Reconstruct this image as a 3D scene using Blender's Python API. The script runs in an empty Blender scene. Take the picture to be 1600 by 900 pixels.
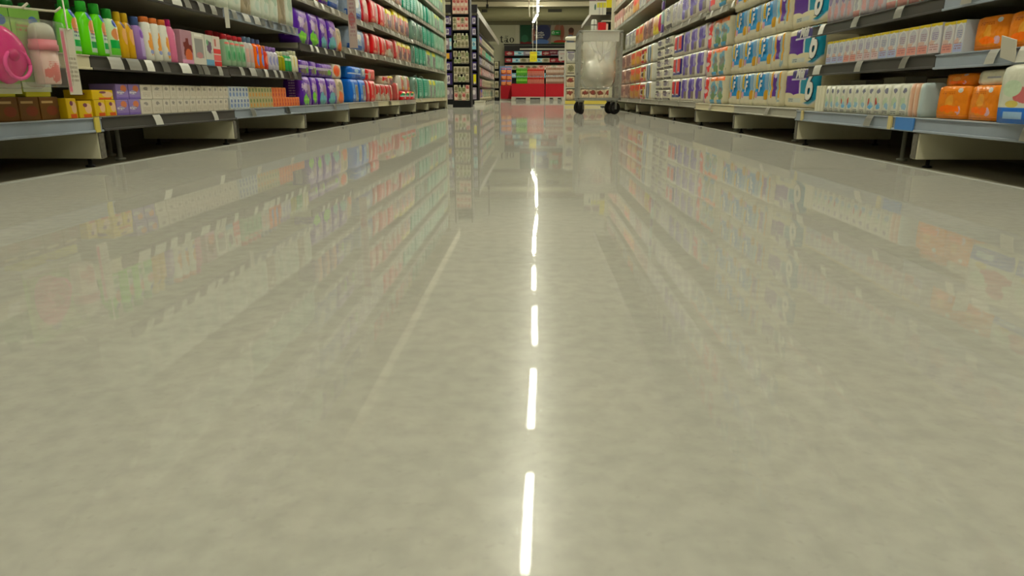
import bpy, bmesh, math, random
from mathutils import Vector, Matrix
R = random.Random(7)
S = bpy.context.scene
COL = S.collection

# ------------------------------------------------------------------ camera
F, HC = 1077.0, 0.2215
th = math.atan(303 / F); ps = math.atan(33 * math.cos(th) / F)
cd = bpy.data.cameras.new('camera'); cam = bpy.data.objects.new('camera', cd); COL.objects.link(cam)
cd.sensor_width = 36; cd.lens = 36 * F / 1600; cd.clip_start = .02; cd.clip_end = 200
cam.location = (0, 0, HC)
cam.rotation_euler = (math.pi / 2 - th, 0, ps)
S.camera = cam
# ------------------------------------------------------------------ world, exposure
w = bpy.data.worlds.new('world'); S.world = w; w.use_nodes = True
w.node_tree.nodes['Background'].inputs[0].default_value = (.9, .95, .8, 1)
w.node_tree.nodes['Background'].inputs[1].default_value = .05
S.view_settings.view_transform = 'Standard'; S.view_settings.look = 'None'
S.view_settings.exposure = 0; S.view_settings.gamma = 1
LAMP = 87.0; LAMPCOL = (1.0, .985, .82)

# ------------------------------------------------------------------ helpers: colour, materials
def lin(c):
    return tuple(((v / 255) / 12.92 if v <= 10 else ((v / 255 + .055) / 1.055) ** 2.4) for v in c[:3]) + (1,)
def N(t, ty, **k):
    n = t.nodes.new(ty)
    for a, b in k.items(): setattr(n, a, b)
    return n
def group_shape(name, kind):
    g = bpy.data.node_groups.new(name, 'ShaderNodeTree')
    for nm, ty in (('P', 'NodeSocketVector'), ('C', 'NodeSocketVector'), ('H', 'NodeSocketVector'), ('A', 'NodeSocketColor'), ('B', 'NodeSocketColor'), ('F', 'NodeSocketFloat')):
        g.interface.new_socket(nm, in_out='INPUT', socket_type=ty)
    g.interface.new_socket('Out', in_out='OUTPUT', socket_type='NodeSocketColor')
    i = N(g, 'NodeGroupInput'); o = N(g, 'NodeGroupOutput'); L = g.links.new
    a = N(g, 'ShaderNodeVectorMath', operation='SUBTRACT'); L(i.outputs['P'], a.inputs[0]); L(i.outputs['C'], a.inputs[1])
    d = N(g, 'ShaderNodeVectorMath', operation='DIVIDE'); L(a.outputs[0], d.inputs[0]); L(i.outputs['H'], d.inputs[1])
    if kind in ('ell', 'blob'):
        l = N(g, 'ShaderNodeVectorMath', operation='LENGTH'); L(d.outputs[0], l.inputs[0]); v = l.outputs['Value']
        if kind == 'blob':
            oi = N(g, 'ShaderNodeObjectInfo'); mo = N(g, 'ShaderNodeMath', operation='MULTIPLY'); L(oi.outputs['Random'], mo.inputs[0]); mo.inputs[1].default_value = 40
            av = N(g, 'ShaderNodeVectorMath', operation='ADD'); L(i.outputs['P'], av.inputs[0]); L(mo.outputs[0], av.inputs[1])
            n = N(g, 'ShaderNodeTexNoise'); L(av.outputs[0], n.inputs['Vector']); L(i.outputs['F'], n.inputs['Scale'])
            m = N(g, 'ShaderNodeMath', operation='MULTIPLY_ADD'); L(n.outputs['Fac'], m.inputs[0]); m.inputs[1].default_value = 2.2; L(v, m.inputs[2])
            s = N(g, 'ShaderNodeMath', operation='SUBTRACT'); L(m.outputs[0], s.inputs[0]); s.inputs[1].default_value = 1.1; v = s.outputs[0]
    else:
        b = N(g, 'ShaderNodeVectorMath', operation='ABSOLUTE'); L(d.outputs[0], b.inputs[0])
        s = N(g, 'ShaderNodeSeparateXYZ'); L(b.outputs[0], s.inputs[0])
        m = N(g, 'ShaderNodeMath', operation='MAXIMUM'); L(s.outputs[0], m.inputs[0]); L(s.outputs[1], m.inputs[1]); v = m.outputs[0]
    r = N(g, 'ShaderNodeMapRange'); L(v, r.inputs[0])
    r.inputs[1].default_value = 1.04; r.inputs[2].default_value = .96; r.inputs[3].default_value = 0; r.inputs[4].default_value = 1
    fac = r.outputs[0]
    if kind == 'text':
        # broken little strokes in rows: print too small to be read
        q = N(g, 'ShaderNodeSeparateXYZ'); L(d.outputs[0], q.inputs[0])
        mv = N(g, 'ShaderNodeMath', operation='MULTIPLY'); L(q.outputs[1], mv.inputs[0]); L(i.outputs['F'], mv.inputs[1])
        fl = N(g, 'ShaderNodeMath', operation='FLOOR'); L(mv.outputs[0], fl.inputs[0])
        fr = N(g, 'ShaderNodeMath', operation='FRACT'); L(mv.outputs[0], fr.inputs[0])
        lt = N(g, 'ShaderNodeMath', operation='LESS_THAN'); L(fr.outputs[0], lt.inputs[0]); lt.inputs[1].default_value = .55
        mu = N(g, 'ShaderNodeMath', operation='MULTIPLY'); L(q.outputs[0], mu.inputs[0]); mu.inputs[1].default_value = 7
        cm = N(g, 'ShaderNodeCombineXYZ'); L(mu.outputs[0], cm.inputs[0]); L(fl.outputs[0], cm.inputs[1])
        n = N(g, 'ShaderNodeTexNoise'); L(cm.outputs[0], n.inputs['Vector']); n.inputs['Scale'].default_value = 1.3; n.inputs['Detail'].default_value = 0
        gt = N(g, 'ShaderNodeMath', operation='GREATER_THAN'); L(n.outputs['Fac'], gt.inputs[0]); gt.inputs[1].default_value = .46
        x1 = N(g, 'ShaderNodeMath', operation='MULTIPLY'); L(lt.outputs[0], x1.inputs[0]); L(gt.outputs[0], x1.inputs[1])
        x2 = N(g, 'ShaderNodeMath', operation='MULTIPLY'); L(x1.outputs[0], x2.inputs[0]); L(fac, x2.inputs[1]); fac = x2.outputs[0]
    mx = N(g, 'ShaderNodeMix', data_type='RGBA'); L(fac, mx.inputs[0]); L(i.outputs['A'], mx.inputs[6]); L(i.outputs['B'], mx.inputs[7])
    L(mx.outputs[2], o.inputs[0])
    return g
GR = {'r': group_shape('rect', 'rect'), 'e': group_shape('ell', 'ell'), 'b': group_shape('blob', 'blob'), 't': group_shape('text', 'text')}
def mat(name, base, rough=.5, shapes=(), crinkle=0, metal=0, coat=0, trans=0, noise=0, nscale=20, emit=0):
    m = bpy.data.materials.new(name); m.use_nodes = True; t = m.node_tree; L = t.links.new
    b = t.nodes['Principled BSDF']
    b.inputs['Roughness'].default_value = rough; b.inputs['Metallic'].default_value = metal
    b.inputs['Coat Weight'].default_value = coat * .35; b.inputs['Coat Roughness'].default_value = .1; b.inputs['Specular IOR Level'].default_value = .2
    if trans: b.inputs['Transmission Weight'].default_value = trans; b.inputs['IOR'].default_value = 1.25
    cur = None
    if noise:
        tc = N(t, 'ShaderNodeTexCoord'); n = N(t, 'ShaderNodeTexNoise'); L(tc.outputs['Object'], n.inputs['Vector'])
        n.inputs['Scale'].default_value = nscale; n.inputs['Detail'].default_value = 4
        mx = N(t, 'ShaderNodeMix', data_type='RGBA'); L(n.outputs['Fac'], mx.inputs[0])
        c = lin(base)
        mx.inputs[6].default_value = tuple(v * (1 - noise) for v in c[:3]) + (1,); mx.inputs[7].default_value = tuple(min(1, v * (1 + noise)) for v in c[:3]) + (1,)
        cur = mx.outputs[2]
    if shapes:
        uv = N(t, 'ShaderNodeUVMap'); uv.uv_map = 'UVMap'
        for s in shapes:
            g = N(t, 'ShaderNodeGroup'); g.node_tree = GR[s[0]]
            L(uv.outputs[0], g.inputs['P'])
            g.inputs['C'].default_value = (s[1], s[2], 0); g.inputs['H'].default_value = (s[3], s[4], 1)
            if cur is None: g.inputs['A'].default_value = lin(base)
            else: L(cur, g.inputs['A'])
            g.inputs['B'].default_value = lin(s[5]); g.inputs['F'].default_value = s[6] if len(s) > 6 else 3
            cur = g.outputs[0]
    if cur is None: b.inputs['Base Color'].default_value = lin(base)
    else: L(cur, b.inputs['Base Color'])
    if crinkle:
        tc = N(t, 'ShaderNodeTexCoord'); n = N(t, 'ShaderNodeTexNoise'); L(tc.outputs['Object'], n.inputs['Vector'])
        n.inputs['Scale'].default_value = 28; n.inputs['Detail'].default_value = 2
        bp = N(t, 'ShaderNodeBump'); bp.inputs['Strength'].default_value = crinkle; bp.inputs['Distance'].default_value = .02
        L(n.outputs['Fac'], bp.inputs['Height']); L(bp.outputs[0], b.inputs['Normal'])
    if emit:
        b.inputs['Emission Color'].default_value = lin(base); b.inputs['Emission Strength'].default_value = emit
    return m
_m = {}
def flat(c, rough=.5, **k):
    key = (c, rough, tuple(sorted(k.items())))
    if key not in _m: _m[key] = mat('plain_%d_%d_%d' % c, c, rough, **k)
    return _m[key]

# ------------------------------------------------------------------ helpers: meshes
def finish(bm, name, m, wdh=None, smooth=False):
    if wdh:
        wd, d, h = wdh; uvl = bm.loops.layers.uv.new('UVMap'); bm.normal_update()
        for f in bm.faces:
            n = f.normal
            for l in f.loops:
                x, y, z = l.vert.co; u = (x + wd / 2) / wd; v = z / h
                if n.y < -.45: l[uvl].uv = (u, v)
                elif abs(n.x) > .6: l[uvl].uv = (2 + (y + d / 2) / d, v)
                elif n.z > .5: l[uvl].uv = (4 + u, (y + d / 2) / d)
                else: l[uvl].uv = (6 + u, v)
    if smooth:
        for f in bm.faces: f.smooth = True
    me = bpy.data.meshes.new(name); bm.to_mesh(me); bm.free()
    me.materials.append(m); return me
def add_box(bm, x0, x1, y0, y1, z0, z1):
    vs = [bm.verts.new((x, y, z)) for x in (x0, x1) for y in (y0, y1) for z in (z0, z1)]
    for q in ((0, 1, 3, 2), (4, 6, 7, 5), (0, 4, 5, 1), (2, 3, 7, 6), (0, 2, 6, 4), (1, 5, 7, 3)):
        bm.faces.new([vs[i] for i in q])
    return vs
def bevel(bm, r, seg=1):
    bmesh.ops.bevel(bm, geom=list(bm.edges), offset=r, segments=seg, profile=.5, affect='EDGES')
def box_mesh(name, m, wd, d, h, r=.0015):
    bm = bmesh.new(); add_box(bm, -wd / 2, wd / 2, -d / 2, d / 2, 0, h)
    if r: bevel(bm, r)
    return finish(bm, name, m, (wd, d, h))
def rect_mesh(name, m, x0, x1, y0, y1, z0, z1, r=0, boxes=None):
    bm = bmesh.new()
    for b in (boxes or [(x0, x1, y0, y1, z0, z1)]): add_box(bm, *b)
    if r: bevel(bm, r)
    return finish(bm, name, m)
def soft_mesh(name, m, wd, d, h, n=5.0, cuts=4, taper=.0, rolls=None, seed=0, fin=False):
    """a filled film pack: a box swollen into a superellipsoid; rolls=(cols,rows) prints the rolls inside through the film"""
    bm = bmesh.new(); bmesh.ops.create_cube(bm, size=2)
    bmesh.ops.subdivide_edges(bm, edges=list(bm.edges), cuts=(cuts if not rolls else rolls[0] * 3), use_grid_fill=True)
    rr = random.Random(seed)
    for v in bm.verts:
        x, y, z = v.co
        s = 1 / (abs(x) ** n + abs(y) ** n + abs(z) ** n) ** (1 / n)
        x, y, z = x * s, y * s, z * s
        t = 1 - taper * max(0, (z + .2)) ** 2
        X, Y, Z = x * wd / 2, y * d / 2 * t, z * h / 2
        if rolls:
            k = abs(math.cos(math.pi * rolls[0] * (x + 1) / 2 + math.pi / 2)); kz = abs(math.sin(math.pi * rolls[1] * (z + 1) / 2))
            Y *= 1 - .05 * (1 - k ** .5) - .05 * (1 - min(1, kz * 3))
        else: Y += rr.uniform(-1, 1) * d * .012; X += rr.uniform(-1, 1) * wd * .006
        if Z < -h * .42: Z = -h / 2 + (Z + h / 2) * .3
        v.co = (X, Y, Z + h / 2)
    zt = max(v.co.z for v in bm.verts)
    if fin: add_box(bm, -wd * .42, wd * .42, -.0015, .0015, zt - .004, zt + .014)
    return finish(bm, name, m, (wd, d, h), True)
def ring_mesh(name, m, prof, wd, d, h, seg=14, e=2.4, cap=True, arc=None):
    """stacked superellipse rings: prof = (z, rx, ry)"""
    bm = bmesh.new(); rs = []
    for z, rx, ry in prof:
        ring = []
        for i in range(seg):
            a = 2 * math.pi * (i + .5) / seg; c, s = math.cos(a), math.sin(a)
            k = 1 / (abs(c) ** e + abs(s) ** e) ** (1 / e)
            ring.append(bm.verts.new((rx * c * k, ry * s * k, z)))
        rs.append(ring)
    for a, b in zip(rs, rs[1:]):
        for i in range(seg): bm.faces.new((a[i], a[(i + 1) % seg], b[(i + 1) % seg], b[i]))
    if cap: bm.faces.new(rs[0][::-1]); bm.faces.new(rs[-1])
    return finish(bm, name, m, (wd, d, h), True)
def tube_into(bm, pts, r, seg=6):
    pts = [Vector(p) for p in pts]; prev = None
    for i, p in enumerate(pts):
        t = (pts[min(i + 1, len(pts) - 1)] - pts[max(i - 1, 0)]).normalized()
        a = t.orthogonal().normalized(); b = t.cross(a)
        if prev:
            a = (prev[1] - t * prev[1].dot(t)).normalized(); b = t.cross(a)
        ring = [bm.verts.new(p + (a * math.cos(2 * math.pi * k / seg) + b * math.sin(2 * math.pi * k / seg)) * r) for k in range(seg)]
        if prev:
            for k in range(seg): bm.faces.new((prev[0][k], prev[0][(k + 1) % seg], ring[(k + 1) % seg], ring[k]))
        else: bm.faces.new(ring[::-1])
        prev = (ring, a)
    bm.faces.new(prev[0])
def text_mesh(txt, size, m, shear=0, bold=0, ext=.0006, sx=1.0):
    cu = bpy.data.curves.new('lettering', 'FONT'); cu.body = txt; cu.size = size; cu.shear = shear; cu.offset = bold; cu.extrude = ext
    cu.align_x = 'CENTER'; cu.resolution_u = 3
    o = bpy.data.objects.new('lettering', cu); COL.objects.link(o)
    bpy.context.view_layer.update()
    me = bpy.data.meshes.new_from_object(o.evaluated_get(bpy.context.evaluated_depsgraph_get()))
    bpy.data.objects.remove(o)
    me.transform(Matrix.Rotation(math.pi / 2, 4, 'X') @ Matrix.Scale(sx, 4, (1, 0, 0)))
    me.materials.clear(); me.materials.append(m); return me
# ------------------------------------------------------------------ helpers: objects
def ob(name, me, parent=None, loc=(0, 0, 0), rot=(0, 0, 0), label=None):
    o = bpy.data.objects.new(name, me); COL.objects.link(o); o.location = loc; o.rotation_euler = rot
    if parent: o.parent = parent
    if label: o['label'] = label
    return o
def tag(o, label, cat, group=None):
    o['label'] = label; o['category'] = cat
    if group: o['group'] = group
    return o
def thing(name, label, cat, loc=(0, 0, 0), rz=0, group=None):
    o = ob(name, None, None, loc, (0, 0, rz)); return tag(o, label, cat, group)
def struct(name, me, loc=(0, 0, 0)):
    o = ob(name, me, None, loc); o['kind'] = 'structure'; return o
ORD = 'first second third fourth fifth sixth seventh eighth ninth tenth eleventh twelfth thirteenth fourteenth fifteenth sixteenth seventeenth eighteenth nineteenth twentieth'.split()
def nth(i):
    if i < 20: return ORD[i]
    t = ['twenty', 'thirty', 'forty', 'fifty'][(i + 1) // 10 - 2]
    return t + '-' + ORD[i % 10] if (i + 1) % 10 else t + 'th'

# ------------------------------------------------------------------ colours
CREAM = (196, 190, 165); STEEL = (150, 148, 138); DARK = (62, 60, 56); BLACK = (22, 22, 22); WHITE = (225, 222, 210)
M_panel = mat('cream_powder_coat', (205, 200, 172), .45, noise=.06, nscale=6)
M_shelf = mat('grey_shelf_steel', (176, 172, 152), .45, noise=.05, nscale=8)
M_dark = mat('dark_shelf_rail', (70, 68, 64), .35)
M_blue = mat('blue_grey_rail', (146, 156, 166), .3, noise=.08, nscale=14)
M_grey = mat('grey_rail', (165, 162, 148), .3)
M_cream = mat('cream_rail', (206, 198, 164), .4)
M_black = flat(BLACK, .5)
M_tag = mat('price_ticket', (222, 220, 208), .35, shapes=(('r', .4, .3, .26, .06, (150, 148, 142)), ('r', .5, .62, .36, .05, (160, 158, 150)), ('r', .72, .3, .1, .14, (110, 110, 108))))
M_yellow = flat((214, 196, 90), .5)
M_back = mat('gondola_back', (150, 145, 125), .6)
M_canopy = mat('cream_canopy_board', (226, 216, 180), .3); M_canopy_dim = mat('dimmed_canopy_board', (128, 122, 104), .4)  # left board brightened, right and far ones dimmed: their light is in the colour
M_galv = mat('galvanised_steel', (165, 166, 158), .35, metal=.7, noise=.15, nscale=30)
M_edgeplate = mat('scuffed_steel_edge', (104, 100, 88), .5, noise=.6, nscale=90)
M_film = mat('clear_blister', (240, 240, 235), .12, trans=.9)

# ------------------------------------------------------------------ the shell
def floor_material():
    m = bpy.data.materials.new('polished_concrete'); m.use_nodes = True; t = m.node_tree; L = t.links.new
    b = t.nodes['Principled BSDF']; g = N(t, 'ShaderNodeNewGeometry')
    def noise(scale, det, vec=None, rough=.5):
        n = N(t, 'ShaderNodeTexNoise'); n.inputs['Scale'].default_value = scale; n.inputs['Detail'].default_value = det; n.inputs['Roughness'].default_value = rough
        L(vec or g.outputs['Position'], n.inputs['Vector']); return n.outputs['Fac']
    n1 = noise(55, 2); n2 = noise(6, 4); n3 = noise(170, 1)
    r1 = N(t, 'ShaderNodeValToRGB'); L(n1, r1.inputs[0]); e = r1.color_ramp.elements
    e[0].position = .3; e[0].color = lin((160, 158, 149)); e[1].position = .66; e[1].color = lin((170, 168, 158))
    r2 = N(t, 'ShaderNodeValToRGB'); L(n2, r2.inputs[0]); e = r2.color_ramp.elements
    e[0].position = .3; e[0].color = (.97, .975, .97, 1); e[1].position = .7; e[1].color = (1.03, 1.02, 1.0, 1)
    mx = N(t, 'ShaderNodeMix', data_type='RGBA', blend_type='MULTIPLY'); mx.inputs[0].default_value = 1; L(r1.outputs[0], mx.inputs[6]); L(r2.outputs[0], mx.inputs[7])
    # pale aggregate flecks
    r3 = N(t, 'ShaderNodeMapRange'); L(n3, r3.inputs[0]); r3.inputs[1].default_value = .62; r3.inputs[2].default_value = .75; r3.inputs[4].default_value = .3
    m2 = N(t, 'ShaderNodeMix', data_type='RGBA'); L(r3.outputs[0], m2.inputs[0]); L(mx.outputs[2], m2.inputs[6]); m2.inputs[7].default_value = lin((150, 148, 138))
    L(m2.outputs[2], b.inputs['Base Color'])
    b.inputs['Roughness'].default_value = .5; b.inputs['Specular IOR Level'].default_value = 0
# thin clear sealer: fine specks of it mirror, the concrete between stays matt; the traffic lane is polished brighter than the edges
    sx = N(t, 'ShaderNodeSeparateXYZ'); L(g.outputs['Position'], sx.inputs[0]); ab = N(t, 'ShaderNodeMath', operation='ABSOLUTE'); L(sx.outputs[0], ab.inputs[0])
    mr = N(t, 'ShaderNodeMapRange', interpolation_type='SMOOTHSTEP'); L(ab.outputs[0], mr.inputs[0]); mr.inputs[1].default_value = .6; mr.inputs[2].default_value = 1.2; mr.inputs[3].default_value = .64; mr.inputs[4].default_value = .44
    fr = N(t, 'ShaderNodeFresnel'); fr.inputs[0].default_value = 1.45
    fp = N(t, 'ShaderNodeMath', operation='POWER'); L(fr.outputs[0], fp.inputs[0]); fp.inputs[1].default_value = 1.25
    pr = N(t, 'ShaderNodeMath', operation='MULTIPLY'); L(fp.outputs[0], pr.inputs[0]); L(mr.outputs[0], pr.inputs[1])
    wn = N(t, 'ShaderNodeTexWhiteNoise', noise_dimensions='3D'); L(g.outputs['Position'], wn.inputs['Vector'])
    st_ = N(t, 'ShaderNodeMath', operation='LESS_THAN'); L(wn.outputs['Value'], st_.inputs[0]); L(pr.outputs[0], st_.inputs[1])
    g1 = N(t, 'ShaderNodeBsdfGlossy'); g1.inputs['Roughness'].default_value = .03; g1.inputs['Color'].default_value = (.97, .97, .95, 1)
    g2 = N(t, 'ShaderNodeBsdfGlossy'); g2.inputs['Roughness'].default_value = .22; g2.inputs['Color'].default_value = (.9, .9, .85, 1)
    n4 = noise(3.2, 2)
    bp = N(t, 'ShaderNodeBump'); bp.inputs['Strength'].default_value = .006; bp.inputs['Distance'].default_value = .02; L(n4, bp.inputs['Height']); L(bp.outputs[0], g1.inputs['Normal'])
    m1 = N(t, 'ShaderNodeMixShader'); m1.inputs[0].default_value = .045; L(b.outputs[0], m1.inputs[1]); L(g2.outputs[0], m1.inputs[2])
    m3 = N(t, 'ShaderNodeMixShader'); L(st_.outputs[0], m3.inputs[0]); L(m1.outputs[0], m3.inputs[1]); L(g1.outputs[0], m3.inputs[2]); L(m3.outputs[0], t.nodes['Material Output'].inputs['Surface'])
    return m
M_floor = floor_material()
M_under = mat('unsealed_dark_concrete', (128, 122, 104), .7, noise=.25, nscale=5)
M_edge = mat('pale_sealer_edge', (186, 187, 178), .3, noise=.1, nscale=12)
XL, XR, YE = -1.345, 1.18, 11.2      # shelf fronts, far end of the near gondolas
def slab(x0, x1, y0, y1, z0, z1, m, r=0): return rect_mesh('slab', m, x0, x1, y0, y1, z0, z1, r)
struct('floor', rect_mesh('floor', M_floor, 0, 0, 0, 0, 0, 0, boxes=[(XL, XR, a, b - .003, -.02, 0) for a, b in ((-8, 5.25), (5.25, 6.95), (6.95, YE))] + [(-9, 9, YE, 15.5, -.02, 0), (-9, 9, 15.504, 36, -.02, 0), (XL, XR, -8, YE, -.1, -.021), (-9, 9, YE, 36, -.1, -.021)]))
struct('floor', rect_mesh('floor', M_under, 0, 0, 0, 0, 0, 0, boxes=[(-9, XL - .028, -8, YE, -.1, 0), (XR + .018, 9, -8, YE, -.1, 0)]))
struct('trim_1', rect_mesh('trim', M_edge, XL - .028, XL, -8, YE, -.1, .0008))
struct('trim_2', rect_mesh('trim', M_edge, XR, XR + .018, -8, YE, -.1, .0008))
M_wall = mat('wall_paint', (188, 186, 160), .7); M_olive = mat('upper_wall_paint', (120, 116, 92), .8)
struct('wall_far', slab(-9, 9, 34, 34.2, 0, 3.29, M_wall))
struct('wall_far', slab(-9, 9, 33.95, 34.2, 3.3, 4.6, M_olive))
struct('wall_left', slab(-9.2, -9, -8, 34.2, 0, 4.6, M_wall)); struct('wall_right', slab(9, 9.2, -8, 34.2, 0, 4.6, M_wall))
struct('wall_back', slab(-9, 9, -8.2, -8, 0, 4.6, M_wall))
struct('ceiling', slab(-9, 9, -8, 34.2, 4.6, 4.7, mat('ceiling_paint', (206, 204, 190), .8)))
struct('trim_3', slab(-8.9, 8.9, 28.9, 29.1, 3.53, 3.7, mat('cream_beam', (196, 188, 160), .6), .01))
struct('trim_4', slab(-8.9, 8.9, 28.7, 28.9, 3.72, 3.95, mat('brown_beam', (110, 104, 86), .7), .01))
def duct():
    bm = bmesh.new(); n = 18; y0, zc, rz, ry = 32.6, 3.62, .28, .4
    A = [bm.verts.new((-8.8, y0 + ry * math.cos(2 * math.pi * i / n), zc + rz * math.sin(2 * math.pi * i / n))) for i in range(n)]
    B = [bm.verts.new((8.8, v.co.y, v.co.z)) for v in A]
    for i in range(n): bm.faces.new((A[i], A[(i + 1) % n], B[(i + 1) % n], B[i]))
    bm.faces.new(A[::-1]); bm.faces.new(B)
    d = thing('air_duct', 'round olive air duct under the ceiling before the far wall', 'duct', (0, 0, 0))
    ob('duct_body', finish(bm, 'duct', mat('olive_duct', (150, 146, 112), .6), None, True), d)
    for x, wv in ((.92, .6), (-2.15, .25)):
        g = ob('vent', slab(x - wv / 2, x + wv / 2, y0 - ry - .03, y0 - ry + .06, 3.66, 3.78, flat((60, 58, 50), .6)), d)
    bm = bmesh.new()
    for x in (-6, -3, 0.4, 3, 6): tube_into(bm, [(x, y0, zc + rz - .02), (x, y0, 4.6)], .012)
    ob('hanger', finish(bm, 'hanger', M_galv), d)
duct()

# ------------------------------------------------------------------ lamps over the aisles
M_tube = bpy.data.materials.new('lamp_diffuser'); M_tube.use_nodes = True
_b = M_tube.node_tree.nodes['Principled BSDF']; _b.inputs['Base Color'].default_value = (.9, .9, .85, 1)
_b.inputs['Emission Color'].default_value = LAMPCOL + (1,); _b.inputs['Emission Strength'].default_value = LAMP
ZL = 3.15
_lam = {}
def lamp(x0, y0, x1, y1, label, group=None):
    l = math.hypot(x1 - x0, y1 - y0); k = round(l, 2)
    t = thing('ceiling_lamp', label, 'lamp', ((x0 + x1) / 2, (y0 + y1) / 2, ZL), -math.atan2(x1 - x0, y1 - y0), group)
    if k not in _lam:
        _lam[k] = (rect_mesh('lamp_housing', flat((200, 200, 195), .4), -.016, .016, -l / 2 - .02, l / 2 + .02, .0125, .07, .004),
                   rect_mesh('lamp_diffuser', M_tube, -.035, .035, -l / 2, l / 2, -.012, .012))
    ob('lamp_housing', _lam[k][0], t); ob('lamp_diffuser', _lam[k][1], t)
    bm = bmesh.new()
    for s in (-.4, .4): tube_into(bm, [(0, l * s, .07), (0, l * s, 4.6 - ZL)], .006, 4)
    ob('lamp_rod', finish(bm, 'rod', flat((190, 190, 180), .4)), t)
main = [(-.033, 4.3, -.001, 5.64), (.001, 6.59, .033, 8.13), (.05, 9.16, .05, 10.72), (.04, 12.0, .04, 13.4), (.042, 14.92, .06, 16.55),
        (.072, 17.29, .13, 19.47), (.135, 21.6, .14, 24.7), (.145, 25.5, .145, 27.3), (.15, 28.1, .05, 29.8), (.04, 30.2, -.02, 31.1)]
for i, q in enumerate(main): lamp(*q, 'glowing tube lamp hung over the aisle, %s of the row from the camera' % nth(i), 'tube lamps over the main aisle')
for k, y in enumerate((1.75, -.8, -3.35, -5.9)): lamp(-.04, y, -.04, y + 1.4, 'tube lamp over the aisle above or behind the camera, %s going back' % nth(k), 'tube lamps over the camera')
for x in (-4.2, 4.2):  # unseen side rows, added for the light they bounce off the ceiling
    for k, y in enumerate(range(-6, 30, 4)): lamp(x, y, x, y + 1.5, 'unseen tube lamp added over the %s side aisle, %s of its row' % ('left' if x < 0 else 'right', nth(k)), 'added tube lamps over the side aisles')

# ------------------------------------------------------------------ shelving
def front(side):     # (x of shelf front, rotation, outward sign)
    return (XL, math.pi / 2) if side == 'left' else (XR, -math.pi / 2)
_sh = {}
def bay(side, y0, shelves, label, base_rail, rails, xf=None, wd=1.0, depth=.5, top=1.9, tags=4, canopy=True, group=None, bracket=True, trim=0):
    """one bay; local frame: x along the aisle to the viewer's right, front towards -y, origin at the front foot"""
    x, rz = front(side)
    if xf is not None: x = xf
    t = thing('shelf_bay', label, 'shelving', (x, y0 + wd / 2, 0), rz, group)
    g = .0015; hw = wd / 2 - g
    nf = -hw if side == 'left' else hw      # near end
    def get(key, fn):
        if key not in _sh: _sh[key] = fn()
        return _sh[key]
    ob('back_panel', get(('bk', wd, depth, top), lambda: rect_mesh('back_panel', M_back, -hw, hw, depth - .03, depth - .005, .12, top, 0)), t)
    ob('kick_plate', get(('kp', wd, depth), lambda: rect_mesh('kick_plate', flat((90, 84, 70), .6), -hw, hw, depth - .07, depth - .04, .0, .11)), t)
    if bracket:
        fe = hw if side == 'left' else -hw   # bracket stands at the far end of the bay
        s = 1 if fe > 0 else -1
        b = ob('base_bracket', get(('bb', s, wd, depth), lambda: rect_mesh('base_bracket', M_panel, min(fe, fe - s * .028), max(fe, fe - s * .028), .004, depth - .08, .026, .106, .003)), t)
        ob('bracket_edge', get(('be', s), lambda: rect_mesh('bracket_edge', M_edgeplate, min(fe, fe - s * .027), max(fe, fe - s * .027), .0, .0035, .028, .105, .001)), b)
        ob('foot', get('foot', lambda: ring_mesh('foot', M_black, [(0, .014, .014), (.006, .014, .014), (.008, .006, .006), (.027, .006, .006)], .03, .03, .03, 8, 2)), b, (fe - s * .014, .05, .0))
        ob('foot', _sh['foot'], b, (fe - s * .014, .36, .0))
        ob('levelling_leg', get('lleg', lambda: ring_mesh('leg', M_galv, [(0, .017, .017), (.008, .017, .017), (.01, .007, .007), (.112, .007, .007)], .03, .03, .11, 8, 2)), t, (fe - s * .78 * wd, .09, 0))
        ob('levelling_leg', _sh['lleg'], t, (fe - s * .62 * wd, .22, 0))
    for i, z in enumerate(shelves):
        dep = depth - .04 if i == 0 else depth - .06
        yo = 0 if i == 0 else (.006 if side == 'left' else .03); tr = trim if i else 0; xa, xb = (-hw + tr, hw) if side == 'left' else (-hw, hw - tr)
        sh = ob('shelf', get(('sh', dep, yo, wd, tr), lambda: rect_mesh('shelf', M_shelf, xa, xb, yo + .012, dep, -.028, 0, .002)), t, (0, 0, z))
        rm = base_rail if i == 0 else rails[min(i - 1, len(rails) - 1)]
        ob('price_rail', get(('rail', rm.name, yo, wd, tr), lambda: rect_mesh('price_rail', rm, 0, 0, 0, 0, 0, 0, .0012, boxes=[(xa, xb, yo + .002, yo + .011, -.04, 0), (xa, xb, yo - .004, yo + .002, -.043, -.036), (xa, xb, yo - .002, yo + .002, -.004, 0)])), sh)
        if z < 1.3:
            nt = tags if i else max(1, tags // 3)
            for q in range(nt):
                xx = -hw + .06 + (2 * hw - .12) * (q + R.uniform(.2, .8)) / nt; wv = R.choice((.04, .05, .05, .075))
                ob('price_ticket', get(('tag', wv), lambda: finish_tag(wv)), sh, (xx, yo - .004, -.036), (R.uniform(-.12, .02), 0, 0))
    if canopy:
        ob('canopy', get(('cn', wd, side, xf), lambda: rect_mesh('canopy', M_canopy if side == 'left' and xf is None else M_canopy_dim, 0, 0, 0, 0, 0, 0, .003, boxes=[(-hw, hw, -.16, -.145, 1.9 if side == 'left' else 1.96, 2.05), (-hw, hw, -.145, depth - .03, 2.03, 2.05)])), t)
        ob('canopy_arm', get(('ca', wd), lambda: rect_mesh('canopy_arm', M_galv, -hw, -hw + .02, depth - .06, depth - .03, top, 2.03)), t)
    return t
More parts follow.
